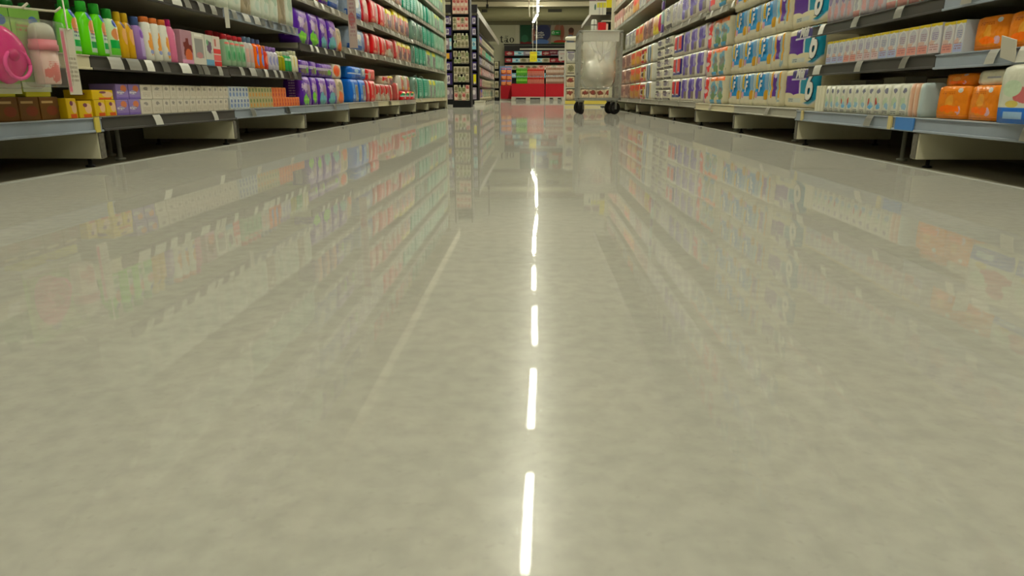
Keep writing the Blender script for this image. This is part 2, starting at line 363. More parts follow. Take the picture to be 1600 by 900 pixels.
def finish_tag(wv):
    bm = bmesh.new(); n = 4; pr = [(-.01, -.002), (-.0085, .012), (-.005, .026), (-.0005, .036)]
    a = [bm.verts.new((-wv / 2, y, z)) for y, z in pr]; b = [bm.verts.new((wv / 2, y, z)) for y, z in pr]
    for i in range(3): bm.faces.new((a[i], b[i], b[i + 1], a[i + 1]))
    bmesh.ops.solidify(bm, geom=list(bm.faces), thickness=-.0008)
    return finish(bm, 'price_ticket', M_tag, (wv, .01, .038))
UP = [.95, 1.3, 1.62]
LS = [[.151, .336, 1.0, 1.35, 1.66], [.153, .336, .58] + UP, [.156, .342, .584] + UP, [.156, .508, .778, 1.06, 1.38, 1.68], [.16, .546, .775, 1.05, 1.37, 1.68]] + \
     [[.16, .553, .805, 1.08, 1.38, 1.68]] * 2 + [[.17, .556, .815, 1.09, 1.38, 1.68]] * 3
lrail = [(M_blue, [M_cream, M_dark]), (M_dark, [M_dark, M_dark, M_grey]), (M_blue, [M_dark, M_blue, M_grey]), (M_blue, [M_dark, M_grey]), (M_grey, [M_grey]), (M_cream, [M_grey]), (M_grey, [M_grey])] + [(M_cream, [M_grey])] * 3
LY = [1.175 + i for i in range(10)]
for i in range(10):
    left_last = bay('left', LY[i], LS[i], 'tall grey shelving bay on the left, %s bay from the camera' % nth(i), lrail[i][0], lrail[i][1], tags=(8 if 0 < i < 3 else 5), group='left gondola bays', wd=(1.0))
RS = [[.151, .335, .5, .9, 1.25, 1.6]] + [[.151, .339, .5, .9, 1.25, 1.6]] + [[.158, 1.12, 1.45, 1.72]] + [[.158, .765, 1.14, 1.45, 1.72]] + [[.168, .785, 1.16, 1.45, 1.72]] * 6
rrail = [(M_blue, [M_blue]), (M_blue, [M_dark]), (M_grey, [M_grey]), (M_cream, [M_grey])] + [(M_grey, [M_grey])] * 6
RY = [1.225 + i for i in range(10)]
for i in range(10):
    right_last = bay('right', RY[i], RS[i], 'tall grey shelving bay on the right, %s bay from the camera' % nth(i), rrail[i][0], rrail[i][1], tags=3, trim=.43 if i == 3 else 0, group='right gondola bays')
for b in (left_last, right_last):
    sd = 1 if b is left_last else -1
    ob('end_panel', rect_mesh('end_panel', M_panel, min(sd * .503, sd * .53), max(sd * .503, sd * .53), 0, .5, 0, 1.95, .004), b, label='pale upright panel closing the gondola end')
# ------------------------------------------------------------------ goods: styles
W_ = (214, 212, 200); LG = (190, 190, 180)
ST = {}
def sat(c, k=1.18):
    g = .3 * c[0] + .59 * c[1] + .11 * c[2]
    return tuple(max(6, min(250, int(g + (v - g) * k))) for v in c[:3])
def style(name, shape, noun, cat, desc, base, rough=.35, shapes=(), crinkle=0, coat=0, **k):
    base = sat(base); shapes = tuple(q[:5] + (sat(q[5]),) + tuple(q[6:]) for q in shapes)
    ST[name] = dict(shape=shape, noun=noun, cat=cat, desc=desc, m=mat(name, base, rough, shapes, crinkle, coat=coat), **k)
def txt(u, v, a, b, c=(110, 110, 115), n=2): return ('t', u, v, a, b, c, n)
# soap boxes
style('soap_yellow', 'box', 'soap_box', 'box', 'yellow soap box', (216, 184, 40), .4, (('e', .72, .55, .25, .3, (225, 190, 150)), ('e', .5, .75, .16, .12, (120, 70, 90)), ('r', .6, .12, .3, .1, (205, 95, 40)), ('e', 2.5, .6, .25, .16, (140, 90, 100))))
style('soap_amber', 'box', 'soap_box', 'box', 'amber soap box', (104, 70, 20), .45, (('e', .6, .4, .3, .22, (120, 60, 30)), ('r', .4, .78, .3, .05, (190, 160, 110))))
style('soap_brown', 'box', 'soap_box', 'box', 'brown and pink soap box', (92, 62, 50), .45, (('e', .6, .45, .3, .3, (150, 70, 70)),))
style('soap_purple', 'box', 'soap_box', 'box', 'lilac soap box', (142, 124, 176), .4, (('e', .62, .7, .25, .22, (205, 130, 90)), ('e', .35, .45, .3, .12, (214, 208, 214)), txt(.4, .48, .25, .12, (90, 80, 130), 1), ('r', .5, .08, .5, .08, (120, 100, 165))))
style('soap_white', 'box', 'soap_box', 'box', 'white soap box', (206, 200, 184), .45, (('b', .5, .72, .2, .12, (150, 144, 136), 8), txt(.5, .3, .34, .16, (172, 160, 142), 1.5), ('r', .5, .97, .5, .03, (180, 175, 160))))
style('soap_blue', 'box', 'soap_box', 'box', 'pale blue soap box', (196, 202, 204), .45, (('e', .5, .72, .22, .16, (80, 100, 150)), ('e', .4, .3, .3, .2, (120, 140, 180))))
style('soap_beige', 'box', 'soap_box', 'box', 'beige and green soap box', (186, 176, 136), .45, (('e', .5, .7, .24, .2, (110, 130, 80)), ('e', .5, .28, .28, .2, (200, 150, 80))))
style('soap_orange', 'box', 'soap_box', 'box', 'orange soap box', (216, 118, 62), .45, (('r', .88, .5, .1, .5, (230, 160, 110)), ('e', .45, .68, .2, .16, (190, 80, 50)), ('e', .45, .28, .2, .16, (180, 70, 60))))
# gift boxes on the bottle shelf
style('gift_pink', 'box', 'gift_box', 'box', 'pink box with dark red print', (176, 140, 150), .3, (('b', .5, .45, .34, .3, (110, 40, 34), 4), ('e', .6, .25, .3, .2, (205, 110, 70)), ('r', .5, .06, .5, .06, (220, 160, 190))))
style('gift_white', 'box', 'gift_box', 'box', 'white window gift box', (212, 208, 196), .3, (('r', .5, .52, .34, .3, (150, 150, 146)), ('e', .5, .3, .26, .1, (190, 140, 140)), ('r', .5, .92, .3, .04, (235, 232, 222))))
style('gift_blue', 'box', 'gift_box', 'box', 'white box with blue foot', (206, 208, 196), .3, (('r', .5, .1, .5, .1, (110, 160, 190)), ('b', .5, .6, .3, .2, (110, 90, 110), 6), ('e', .3, .75, .14, .1, (120, 170, 130))))
style('gift_red', 'box', 'gift_box', 'box', 'red and white striped box', (220, 206, 196), .3, (('r', .5, .5, .5, .08, (205, 70, 66)), ('r', .5, .28, .5, .1, (222, 110, 110)), ('r', .5, .08, .5, .08, (200, 50, 46)), ('r', .3, .78, .12, .12, (190, 120, 110))))
# bottles: cap colour, cap height share, label print
def bottle_style(name, desc, body, cap, lab=None, capr=.62, caph=.2, sh=.16, e=2.4, rough=.18):
    style(name, 'bottle', 'bottle', 'bottle', desc, body, rough, lab or (), 0, .3, cap=flat(cap, .3), capr=capr, caph=caph, sh=sh, e=e)
gl = (('r', .62, .3, .3, .24, (196, 214, 190)), ('e', .6, .52, .26, .14, (206, 140, 90)), ('e', .58, .74, .2, .09, (50, 80, 150)), ('r', .62, .2, .26, .06, (40, 160, 80)), txt(.62, .38, .22, .08, (70, 90, 120), 1.2))
bottle_style('bottle_green', 'green shampoo bottle with green cap', (110, 206, 40), (44, 164, 44), gl)
bottle_style('bottle_dark_green', 'dark green bottle set back', (40, 110, 40), (20, 90, 30))
bottle_style('bottle_pale', 'pale label green capped shampoo bottle', (196, 216, 176), (36, 150, 50), (('e', .56, .7, .2, .08, (40, 70, 140)), ('e', .5, .48, .3, .12, (206, 140, 90)), ('r', .5, .26, .4, .1, (40, 165, 80)), ('r', .5, .12, .44, .07, (110, 200, 70))))
bottle_style('bottle_yellow', 'yellow shampoo bottle with yellow cap', (206, 164, 40), (224, 184, 30), (('e', .5, .5, .3, .2, (220, 170, 110)), ('e', .5, .72, .2, .08, (100, 80, 90))))
bottle_style('bottle_violet', 'violet bottle with blue cap', (150, 118, 176), (66, 92, 150), (('r', .55, .3, .26, .22, (180, 160, 205)), ('e', .5, .6, .2, .1, (120, 80, 160))))
bottle_style('bottle_white', 'white lotion bottle with orange cap', (222, 220, 208), (224, 120, 50), (('b', .56, .4, .26, .24, (224, 160, 80), 5), ('e', .5, .2, .2, .05, (150, 160, 200))), .8, .12, .3)
bottle_style('bottle_magenta', 'magenta capped bottle', (206, 120, 150), (200, 30, 120), (), .6, .16)
bottle_style('bottle_redcap', 'grey green bottle with red cap', (150, 176, 146), (196, 40, 50), (('r', .5, .4, .4, .22, (120, 170, 130)), ('r', .5, .72, .5, .03, (214, 120, 110)), ('e', .5, .35, .2, .14, (60, 140, 90))), .7, .16, .1, 3)
bottle_style('bottle_clear', 'clear bottle with grey blue cap', (196, 190, 184), (96, 122, 150), (('r', .5, .4, .36, .22, (206, 170, 160)),), .6, .18, .14)
bottle_style('bottle_orange', 'orange bottle with violet label', (226, 110, 34), (90, 110, 160), (('e', .62, .6, .3, .16, (110, 60, 140)), ('e', .6, .3, .34, .2, (120, 150, 214))), .5, .16, .14, 3)
bottle_style('bottle_red', 'small red bottle with orange cap', (196, 70, 50), (206, 110, 60), (('e', .5, .4, .3, .2, (220, 130, 100)),))
bottle_style('bottle_lilac', 'clear bottle with lilac cap', (200, 196, 206), (150, 116, 190), (('e', .5, .4, .3, .2, (150, 150, 190)),), .6, .2, .16)
bottle_style('bottle_olive', 'olive bottle with pale cap', (150, 150, 30), (206, 206, 160), ())
bottle_style('bottle_emerald', 'emerald bottle with white cap', (60, 156, 90), (196, 206, 186), (('r', .5, .6, .5, .06, (200, 220, 200)),))
bottle_style('bottle_ivory', 'ivory bottle with yellow print', (220, 218, 190), (206, 206, 170), (('e', .6, .5, .2, .3, (226, 196, 80)),))
bottle_style('pop_green', 'green drink bottle', (86, 150, 48), (96, 160, 50), (('r', .5, .5, .5, .12, (150, 196, 96)),), .62, .1, .1)
bottle_style('pop_red', 'red and white drink bottle', (190, 120, 106), (196, 40, 40), (('r', .5, .7, .5, .1, (170, 30, 30)),), .62, .1, .1)
bottle_style('pop_white', 'brown drink bottle with white cap', (150, 120, 104), (236, 234, 226), (('r', .5, .45, .5, .15, (196, 180, 166)),), .66, .12, .1)
bottle_style('serum_bottle', 'pale cosmetic bottle', (206, 206, 176), (196, 196, 176), (('r', .5, .4, .3, .25, (120, 130, 90)),), .6, .25, .1)
# film packs
nl = (('b', .42, .62, .26, .15, (196, 176, 206), 6), ('e', .36, .64, .1, .06, (214, 204, 216)), ('b', .62, .86, .34, .1, (140, 100, 176), 6), ('r', .94, .5, .07, .5, (190, 170, 200)), ('b', .72, .48, .16, .22, (160, 140, 150), 7))
side_t = (('t', 2.5, .55, .16, .34, (206, 190, 220), 4),)
style('nappy_lime', 'soft', 'nappy_pack', 'nappy pack', 'purple nappy pack with lime print', (88, 44, 150), .3, nl + (('b', .42, .19, .28, .2, (126, 206, 64), 3), ('r', .42, .2, .26, .03, (160, 220, 90))) + side_t, .25)
style('nappy_teal', 'soft', 'nappy_pack', 'nappy pack', 'purple nappy pack with teal print', (86, 42, 150), .3, nl + (('b', .45, .2, .32, .22, (112, 180, 188), 3), ('r', .45, .12, .26, .05, (96, 170, 166))) + side_t, .25)
style('nappy_band', 'soft', 'nappy_pack', 'nappy pack', 'purple nappy pack with white band', (90, 46, 150), .3, (('r', .5, .55, .5, .1, (200, 190, 206)), ('b', .5, .3, .4, .16, (120, 110, 100), 5), ('b', .6, .8, .3, .12, (150, 110, 186), 5), ('e', .75, .35, .12, .2, (120, 180, 70))), .25)
style('nappy_cream', 'soft', 'nappy_pack', 'nappy pack', 'cream nappy pack with orange foot', (200, 184, 156), .3, (('b', .5, .25, .4, .22, (224, 120, 60), 4), ('b', .5, .7, .3, .16, (150, 140, 110), 6)), .25)
style('nappy_orange_dot', 'soft', 'nappy_pack', 'nappy pack', 'white nappy pack with orange disc', (216, 206, 190), .3, (('e', .42, .5, .34, .42, (236, 110, 30)), ('e', .42, .5, .2, .24, (224, 84, 24))), .2)
bl = (('r', .72, .4, .22, .34, (190, 190, 180)), ('b', .72, .45, .2, .24, (150, 140, 120), 5), ('r', .3, .6, .1, .22, (90, 160, 220)), ('e', .3, .25, .12, .1, (150, 190, 230)), ('r', .9, .5, .05, .5, (40, 70, 150)))
style('nappy_blue', 'soft', 'nappy_pack', 'nappy pack', 'blue nappy pack with pale panel', (30, 106, 196), .28, bl, .25)
style('nappy_blue_flat', 'soft', 'nappy_pack', 'nappy pack', 'blue nappy pack lying flat', (34, 110, 200), .28, (('r', .5, .42, .5, .05, (190, 206, 220)), ('e', .55, .65, .18, .16, (160, 190, 214)), ('r', .7, .2, .3, .15, (24, 80, 160))), .25)
style('nappy_silver', 'soft', 'nappy_pack', 'nappy pack', 'silver blue nappy pack', (150, 164, 182), .25, (('b', .4, .6, .3, .2, (206, 206, 196), 5), ('r', .5, .12, .5, .12, (50, 90, 160)), ('r', .85, .5, .1, .5, (110, 130, 170))), .3)
rl = (('r', .82, .45, .16, .45, (206, 176, 160)), ('b', .78, .5, .18, .3, (170, 100, 80), 6), ('r', .35, .6, .05, .3, (230, 180, 160)), ('e', .35, .12, .2, .07, (226, 140, 110)))
style('nappy_red', 'soft', 'nappy_pack', 'nappy pack', 'red nappy pack with cream panel', (200, 34, 40), .28, rl + (('t', 2.5, .55, .14, .3, (226, 180, 170), 4),), .28)
style('nappy_red_flat', 'soft', 'nappy_pack', 'nappy pack', 'red nappy pack lying flat', (204, 44, 46), .28, (('r', .5, .5, .5, .05, (226, 180, 160)), ('e', .3, .4, .14, .3, (206, 190, 170)), ('b', .7, .5, .2, .3, (220, 110, 100), 5)), .28)
style('nappy_rose', 'soft', 'nappy_pack', 'nappy pack', 'rose pink nappy pack', (186, 96, 92), .28, (('r', .12, .5, .1, .5, (176, 40, 50)), ('b', .6, .6, .3, .3, (214, 180, 160), 5), ('e', .6, .25, .3, .14, (190, 90, 80))), .28)
style('nappy_cherry', 'soft', 'nappy_pack', 'nappy pack', 'white nappy pack with red panel', (196, 176, 156), .28, (('r', .45, .66, .42, .26, (184, 30, 34)), ('r', .45, .28, .26, .2, (190, 190, 176)), ('b', .7, .5, .2, .3, (150, 90, 80), 6), ('r', .94, .5, .06, .5, (196, 60, 60))), .28)
style('nappy_yellow', 'soft', 'nappy_pack', 'nappy pack', 'yellow topped red print nappy pack', (206, 180, 160), .28, (('r', .5, .86, .5, .14, (224, 206, 40)), ('r', .3, .45, .12, .3, (196, 40, 50)), ('r', .75, .4, .12, .3, (150, 70, 80)), ('b', .5, .3, .3, .2, (110, 90, 100), 6)), .28)
style('nappy_stripe', 'soft', 'nappy_pack', 'nappy pack', 'white nappy pack with red stripe', (206, 202, 190), .28, (('r', .55, .55, .09, .45, (190, 30, 36)), ('b', .8, .5, .14, .3, (170, 110, 90), 5), ('r', .8, .85, .2, .1, (170, 190, 90)), ('r', .8, .15, .2, .1, (206, 180, 50))), .28)
style('bag_red', 'soft', 'wipes_bag', 'bag', 'shiny red and green bag', (200, 40, 44), .2, (('r', .35, .65, .35, .14, (30, 150, 100)), ('r', .35, .45, .35, .08, (190, 210, 200)), ('b', .75, .45, .2, .3, (230, 170, 170), 5), ('e', .5, .85, .2, .1, (224, 196, 60))), .5)
tl = (('r', .8, .5, .05, .42, (150, 190, 176)), ('t', .35, .55, .22, .3, (120, 196, 176), 3), ('e', .35, .2, .2, .1, (150, 200, 186)))
style('nappy_green', 'soft', 'nappy_pack', 'nappy pack', 'sea green nappy pack', (20, 140, 114), .3, tl, .22, handle=True)
style('nappy_mint', 'soft', 'nappy_pack', 'nappy pack', 'pale mint nappy pack', (150, 190, 166), .3, (('t', .5, .6, .3, .2, (110, 160, 140), 2), ('e', .5, .3, .3, .16, (170, 200, 180))), .22)
style('nappy_mint_print', 'soft', 'nappy_pack', 'nappy pack', 'mint pack with yellow print', (160, 186, 166), .3, (('r', .4, .82, .3, .12, (214, 214, 60)), ('b', .4, .4, .2, .3, (120, 110, 120), 6), ('r', .85, .5, .08, .45, (70, 170, 140))), .22)
style('nappy_smoke', 'soft', 'nappy_pack', 'nappy pack', 'clear wrapped grey green pack', (120, 150, 136), .2, (('b', .4, .5, .3, .3, (80, 120, 106), 5), ('r', .8, .5, .1, .5, (150, 176, 160))), .35)
style('towel_pack', 'soft', 'cotton_pack', 'pack', 'pale green white cotton pack', (206, 212, 196), .3, (('b', .5, .6, .3, .2, (170, 190, 170), 6), ('e', .5, .3, .24, .12, (190, 206, 190))), .3)
style('towel_brown', 'soft', 'cotton_pack', 'pack', 'taupe cotton pack', (172, 160, 136), .3, (('b', .5, .5, .3, .3, (140, 130, 106), 5), ('e', .5, .75, .2, .1, (206, 200, 180))), .3)
style('mixed_violet', 'soft', 'wipes_pack', 'pack', 'violet and orange wipes pack', (106, 56, 120), .3, (('r', .7, .5, .3, .5, (206, 120, 80)), ('b', .3, .5, .3, .3, (150, 90, 110), 5)), .25)
# tissues and rolls
style('tissue_plain', 'box', 'tissue_pack', 'tissue pack', 'plain white tissue pack', (216, 212, 190), .4, (('r', .5, .5, .03, .5, (196, 190, 166)),))
tp = (('b', .5, .78, .2, .08, (120, 120, 136), 8), ('b', .45, .42, .26, .16, (184, 198, 172), 6), ('b', .6, .3, .26, .1, (150, 180, 198), 6), txt(.5, .12, .3, .06, (90, 90, 100), 1), ('r', .96, .5, .03, .5, (180, 180, 170)))
style('tissue_green', 'soft', 'tissue_pack', 'tissue pack', 'white tissue pack with green print', (206, 206, 192), .25, tp, .1, n=9)
style('tissue_red', 'soft', 'tissue_pack', 'tissue pack', 'white tissue pack with red print', (206, 204, 190), .25, tp[:3] + (('b', .3, .42, .13, .12, (176, 90, 84), 5), ('b', .6, .25, .3, .06, (120, 170, 206), 5), txt(.5, .1, .3, .05, (60, 60, 80), 1)), .1, n=9)
style('tissue_pink', 'soft', 'tissue_pack', 'tissue pack', 'pink edged tissue pack', (208, 170, 146), .3, (('r', .3, .5, .08, .5, (216, 200, 180)),), .1, n=9)
style('tissue_sky', 'soft', 'tissue_pack', 'tissue pack', 'blue edged tissue pack', (176, 190, 190), .3, (('r', .3, .5, .08, .5, (206, 206, 190)),), .1, n=9)
style('carton_grey', 'box', 'grey_carton', 'box', 'grey carton stacked behind tissues', (150, 146, 130), .6, (txt(.5, .5, .4, .3, (110, 106, 96), 3),))
style('carton_dark', 'box', 'grey_carton', 'box', 'dark grey carton stacked behind tissues', (90, 86, 78), .6, (txt(.5, .5, .4, .3, (60, 58, 52), 3),))
def disc(c, low): return (('r', .5, .95, .5, .05, (196, 176, 60)), ('e', .5, .62, .42, .3, (206, 206, 200)), ('e', .5, .62, .36, .25, (182, 181, 187)), txt(.5, .6, .26, .13, c, 2), ('b', .3, .35, .3, .1, (196, 170, 160), 7), ('r', .5, .16, .46, .13, low), txt(.5, .2, .36, .12, (150, 110, 110), 1.5))
style('hanky_violet', 'box', 'hanky_box', 'box', 'hanky box with violet disc', (196, 194, 196), .25, disc((130, 112, 150), (206, 186, 186)))
style('hanky_blue', 'box', 'hanky_box', 'box', 'hanky box with blue disc', (190, 194, 200), .25, disc((112, 122, 150), (166, 176, 206)))
style('hanky_red', 'box', 'hanky_box', 'box', 'hanky box with red foot', (198, 192, 190), .25, disc((140, 104, 122), (206, 150, 140)))
style('sachet_mixed', 'soft', 'tissue_sachet', 'tissue pack', 'grey violet tissue sachet', (176, 170, 176), .2, (('e', .5, .7, .3, .2, (130, 120, 150)), ('b', .5, .3, .3, .2, (190, 150, 150), 6), ('r', .5, .95, .5, .05, (190, 180, 110))), .3)
style('sachet_pale', 'soft', 'tissue_sachet', 'tissue pack', 'pale clear tissue sachet', (196, 196, 190), .15, (('b', .5, .5, .3, .3, (160, 160, 166), 6), ('r', .5, .1, .5, .08, (200, 150, 146))), .4)
og = (('e', .72, .86, .08, .07, (206, 206, 200)), ('b', .42, .52, .12, .2, (224, 160, 70), 4), txt(.36, .8, .2, .05, (170, 90, 30), 1), ('b', .72, .26, .08, .12, (206, 170, 176), 6), ('b', .4, .3, .3, .1, (240, 120, 30), 4), ('r', .5, .1, .5, .012, (250, 150, 70)))
style('wipes_orange', 'soft', 'wipes_pack', 'wipes pack', 'glossy orange wipes pack', (216, 132, 44), .2, og, .5, n=10)
style('wipes_white', 'soft', 'wipes_pack', 'wipes pack', 'white wipes pack lying flat', (214, 210, 190), .25, (('r', .5, .5, .2, .06, (170, 170, 178)),), .35)
style('wipes_floral', 'soft', 'wipes_pack', 'wipes pack', 'floral white and blue wipes pack', (206, 206, 190), .25, (('r', .5, .14, .5, .14, (50, 110, 190)), ('r', .4, .15, .2, .06, (160, 190, 220)), ('b', .7, .5, .3, .16, (190, 110, 110), 4), ('e', .75, .72, .2, .12, (190, 120, 126)), ('e', .35, .34, .14, .06, (206, 190, 110)), ('e', .3, .6, .2, .14, (190, 206, 180))), .3)
purple_print = (('r', .36, .565, .3, .26, (82, 28, 128)), ('e', .78, .55, .29, .5, (206, 206, 206)), ('e', .79, .55, .26, .46, (40, 132, 156)), ('r', .02, .6, .02, .32, (206, 160, 60)), ('e', .15, .22, .26, .16, (214, 206, 176)), ('e', .55, .24, .26, .12, (214, 206, 176)),
        ('r', .5, .845, .24, .11, (66, 56, 110)), ('r', .46, .72, .22, .022, (206, 200, 214)), ('r', .28, .19, .09, .055, (190, 196, 190)), txt(.28, .2, .07, .045, (70, 70, 80), 1), ('r', .48, .19, .1, .055, (196, 200, 192)), txt(.81, .24, .12, .04, (20, 60, 80), 1))
style('rolls_purple', 'roll', 'toilet_roll_pack', 'paper roll pack', 'purple and teal toilet roll pack', (212, 204, 176), .22, purple_print, .12, rolls=(4, 2), n=12)
ff = (('r', .5, .6, .5, .32, (24, 134, 190)), ('r', .1, .5, .1, .5, (150, 180, 196)), ('r', .9, .55, .1, .4, (130, 160, 186)), ('r', .28, .74, .07, .24, (206, 190, 70)), txt(.28, .74, .05, .22, (190, 90, 50), 4), ('e', .12, .32, .1, .14, (190, 150, 60)), ('e', .9, .32, .1, .15, (190, 150, 60)), ('e', .28, .32, .08, .1, (190, 150, 170)), ('e', .52, .88, .1, .1, (40, 60, 100)), ('e', .52, .88, .055, .055, (224, 224, 224)), ('r', .5, .08, .5, .1, (212, 206, 182)))
style('rolls_gold', 'roll', 'toilet_roll_pack', 'paper roll pack', 'purple roll pack with gold edge', (206, 200, 176), .22, (('r', .62, .58, .2, .3, (84, 30, 128)), ('r', .34, .6, .07, .36, (206, 150, 50)), ('b', .86, .55, .16, .4, (150, 170, 176), 5), ('r', .92, .6, .03, .36, (206, 156, 60)), ('b', .14, .6, .12, .3, (120, 180, 200), 4), ('e', .6, .84, .1, .06, (206, 196, 214))), .14, rolls=(3, 2), n=12)
style('rolls_f', 'roll', 'toilet_roll_pack', 'paper roll pack', 'blue toilet roll pack with white letter', (208, 204, 186), .22, ff, .12, rolls=(3, 2), n=12)
style('rolls_swirl', 'roll', 'toilet_roll_pack', 'paper roll pack', 'grey blue swirl toilet roll pack', (206, 200, 176), .22, (('r', .5, .9, .5, .08, (220, 120, 60)), ('b', .5, .5, .4, .3, (120, 170, 190), 3), ('b', .5, .4, .3, .26, (130, 130, 126), 4), ('b', .6, .25, .3, .16, (110, 140, 100), 4), ('r', .45, .08, .3, .07, (80, 160, 200))), .14, rolls=(3, 2), n=12)
style('rolls_red', 'roll', 'toilet_roll_pack', 'paper roll pack', 'red and white toilet roll pack', (210, 200, 184), .22, (('e', .6, .8, .3, .24, (206, 44, 40)), ('b', .5, .4, .34, .3, (214, 60, 56), 3), ('r', .15, .5, .1, .5, (150, 110, 150)), ('e', .35, .45, .3, .08, (216, 190, 190))), .14, rolls=(3, 2), n=12)
style('rolls_violet', 'roll', 'toilet_roll_pack', 'paper roll pack', 'violet toilet roll pack', (206, 200, 190), .22, (('e', .35, .5, .24, .46, (86, 66, 150)), ('r', .68, .55, .2, .36, (92, 72, 156)), ('r', .7, .25, .18, .16, (120, 110, 104)), ('b', .7, .65, .14, .2, (150, 140, 190), 5), ('r', .5, .05, .5, .05, (214, 208, 196))), .14, rolls=(3, 2), n=12)
style('rolls_navy', 'roll', 'towel_roll_pack', 'paper roll pack', 'red and navy kitchen roll pack', (212, 208, 196), .22, (('r', .25, .52, .16, .34, (196, 40, 50)), ('r', .72, .52, .16, .34, (196, 44, 50)), ('r', .46, .52, .05, .34, (50, 44, 110)), ('r', .93, .52, .05, .34, (50, 44, 110)), ('e', .25, .25, .1, .06, (200, 206, 216)), ('e', .72, .25, .1, .06, (200, 206, 216)), ('r', .5, .2, .42, .05, (60, 70, 130))), .14, rolls=(2, 1), n=12)
style('rolls_grey', 'roll', 'toilet_roll_pack', 'paper roll pack', 'white roll pack with black print', (210, 206, 188), .22, (('b', .5, .55, .36, .2, (120, 116, 130), 5), ('r', .5, .1, .46, .1, (96, 90, 90)), ('r', .35, .8, .2, .1, (60, 50, 70)), ('e', .75, .5, .16, .2, (190, 186, 176))), .14, rolls=(3, 1), n=12)
style('rolls_slate', 'roll', 'towel_roll_pack', 'paper roll pack', 'slate blue kitchen roll pack', (206, 206, 196), .22, (('e', .4, .5, .3, .46, (90, 116, 140)), ('r', .4, .5, .06, .4, (180, 196, 206)), ('r', .8, .5, .08, .5, (206, 190, 150))), .14, rolls=(2, 1), n=12)
style('rolls_crimson', 'roll', 'towel_roll_pack', 'paper roll pack', 'crimson and white kitchen roll pack', (210, 200, 184), .22, (('r', .5, .7, .4, .12, (176, 26, 36)), ('e', .5, .4, .2, .12, (90, 40, 40)), ('r', .5, .12, .4, .1, (190, 40, 46)), ('r', .7, .4, .12, .3, (206, 180, 90))), .14, rolls=(2, 1), n=12)
style('napkin_orange', 'soft', 'napkin_pack', 'napkin pack', 'orange and yellow napkin pack', (214, 160, 120), .28, (('b', .5, .7, .4, .3, (224, 90, 60), 4), ('b', .5, .3, .36, .2, (220, 170, 60), 4), ('r', .5, .92, .4, .06, (110, 160, 70))), .25)
style('napkin_rose', 'soft', 'napkin_pack', 'napkin pack', 'dusty rose napkin pack', (186, 150, 136), .28, (('b', .5, .5, .4, .36, (130, 90, 86), 5),), .25)
style('sack_yellow', 'soft', 'sponge_bag', 'bag', 'yellow and white bag with red sides', (214, 180, 170), .25, (('r', .5, .5, .3, .5, (226, 206, 40)), ('b', .5, .6, .2, .3, (200, 150, 30), 5), ('e', .9, .5, .16, .4, (170, 40, 70))), .3)
style('pot_white', 'soft', 'wipes_pack', 'pack', 'white pack with grey print', (206, 204, 196), .28, (('b', .5, .5, .36, .3, (150, 146, 150), 6), ('r', .5, .85, .4, .06, (120, 110, 140))), .25)
style('box_mauve', 'box', 'care_box', 'box', 'mauve grey care box', (150, 140, 150), .35, (('e', .5, .6, .3, .2, (206, 200, 200)), txt(.5, .25, .4, .12, (80, 60, 80), 2)))
style('box_navy', 'box', 'care_box', 'box', 'navy care box with white panel', (66, 54, 110), .35, (('r', .68, .45, .28, .36, (206, 200, 206)), ('b', .68, .45, .2, .22, (120, 110, 130), 5)))
style('box_amber', 'box', 'care_box', 'box', 'navy care box with amber panel', (62, 50, 104), .35, (('r', .68, .45, .28, .42, (214, 170, 70)),))
style('box_lemon', 'box', 'care_box', 'box', 'navy care box with lemon panel', (62, 50, 96), .35, (('r', .68, .5, .28, .4, (214, 206, 40)), ('r', .68, .15, .1, .1, (220, 220, 210))))
style('box_ruby', 'box', 'care_box', 'box', 'ruby red care box', (170, 40, 60), .35, (('e', .5, .5, .3, .3, (206, 150, 150)),))
style('box_bone', 'box', 'care_box', 'box', 'bone white care box', (196, 188, 164), .35, (('b', .5, .55, .36, .3, (120, 116, 90), 14), ('r', .5, .14, .4, .05, (96, 86, 80))))
style('box_pinkbone', 'box', 'care_box', 'box', 'pink and bone care box', (206, 164, 150), .35, (('r', .5, .3, .42, .2, (214, 200, 186)), ('b', .5, .65, .3, .2, (170, 90, 90), 5)))
style('box_violetblue', 'box', 'care_box', 'box', 'violet blue care box', (96, 80, 160), .35, (('e', .6, .4, .3, .25, (200, 160, 120)), ('r', .5, .85, .5, .1, (80, 110, 190))))
style('box_sky', 'box', 'care_box', 'box', 'sky blue box with white band', (140, 190, 206), .4, (('r', .5, .5, .5, .2, (206, 214, 214)), ('b', .6, .5, .2, .2, (96, 140, 160), 5)))
style('box_wine', 'box', 'care_box', 'box', 'wine red box', (130, 30, 40), .4, (('b', .5, .5, .3, .3, (180, 150, 140), 5),))
style('rose_pack', 'soft', 'coffee_pack', 'pack', 'cream pack with red rose print', (206, 190, 164), .3, (('b', .5, .66, .36, .22, (120, 76, 62), 4), ('e', .5, .7, .16, .13, (140, 66, 60)), ('r', .5, .2, .3, .16, (196, 176, 150))), .2)
style('pack_tan', 'soft', 'snack_pack', 'pack', 'orange brown snack pack', (196, 110, 70), .3, (('b', .5, .5, .4, .4, (220, 150, 100), 4), ('r', .5, .8, .5, .1, (90, 110, 170))), .25)

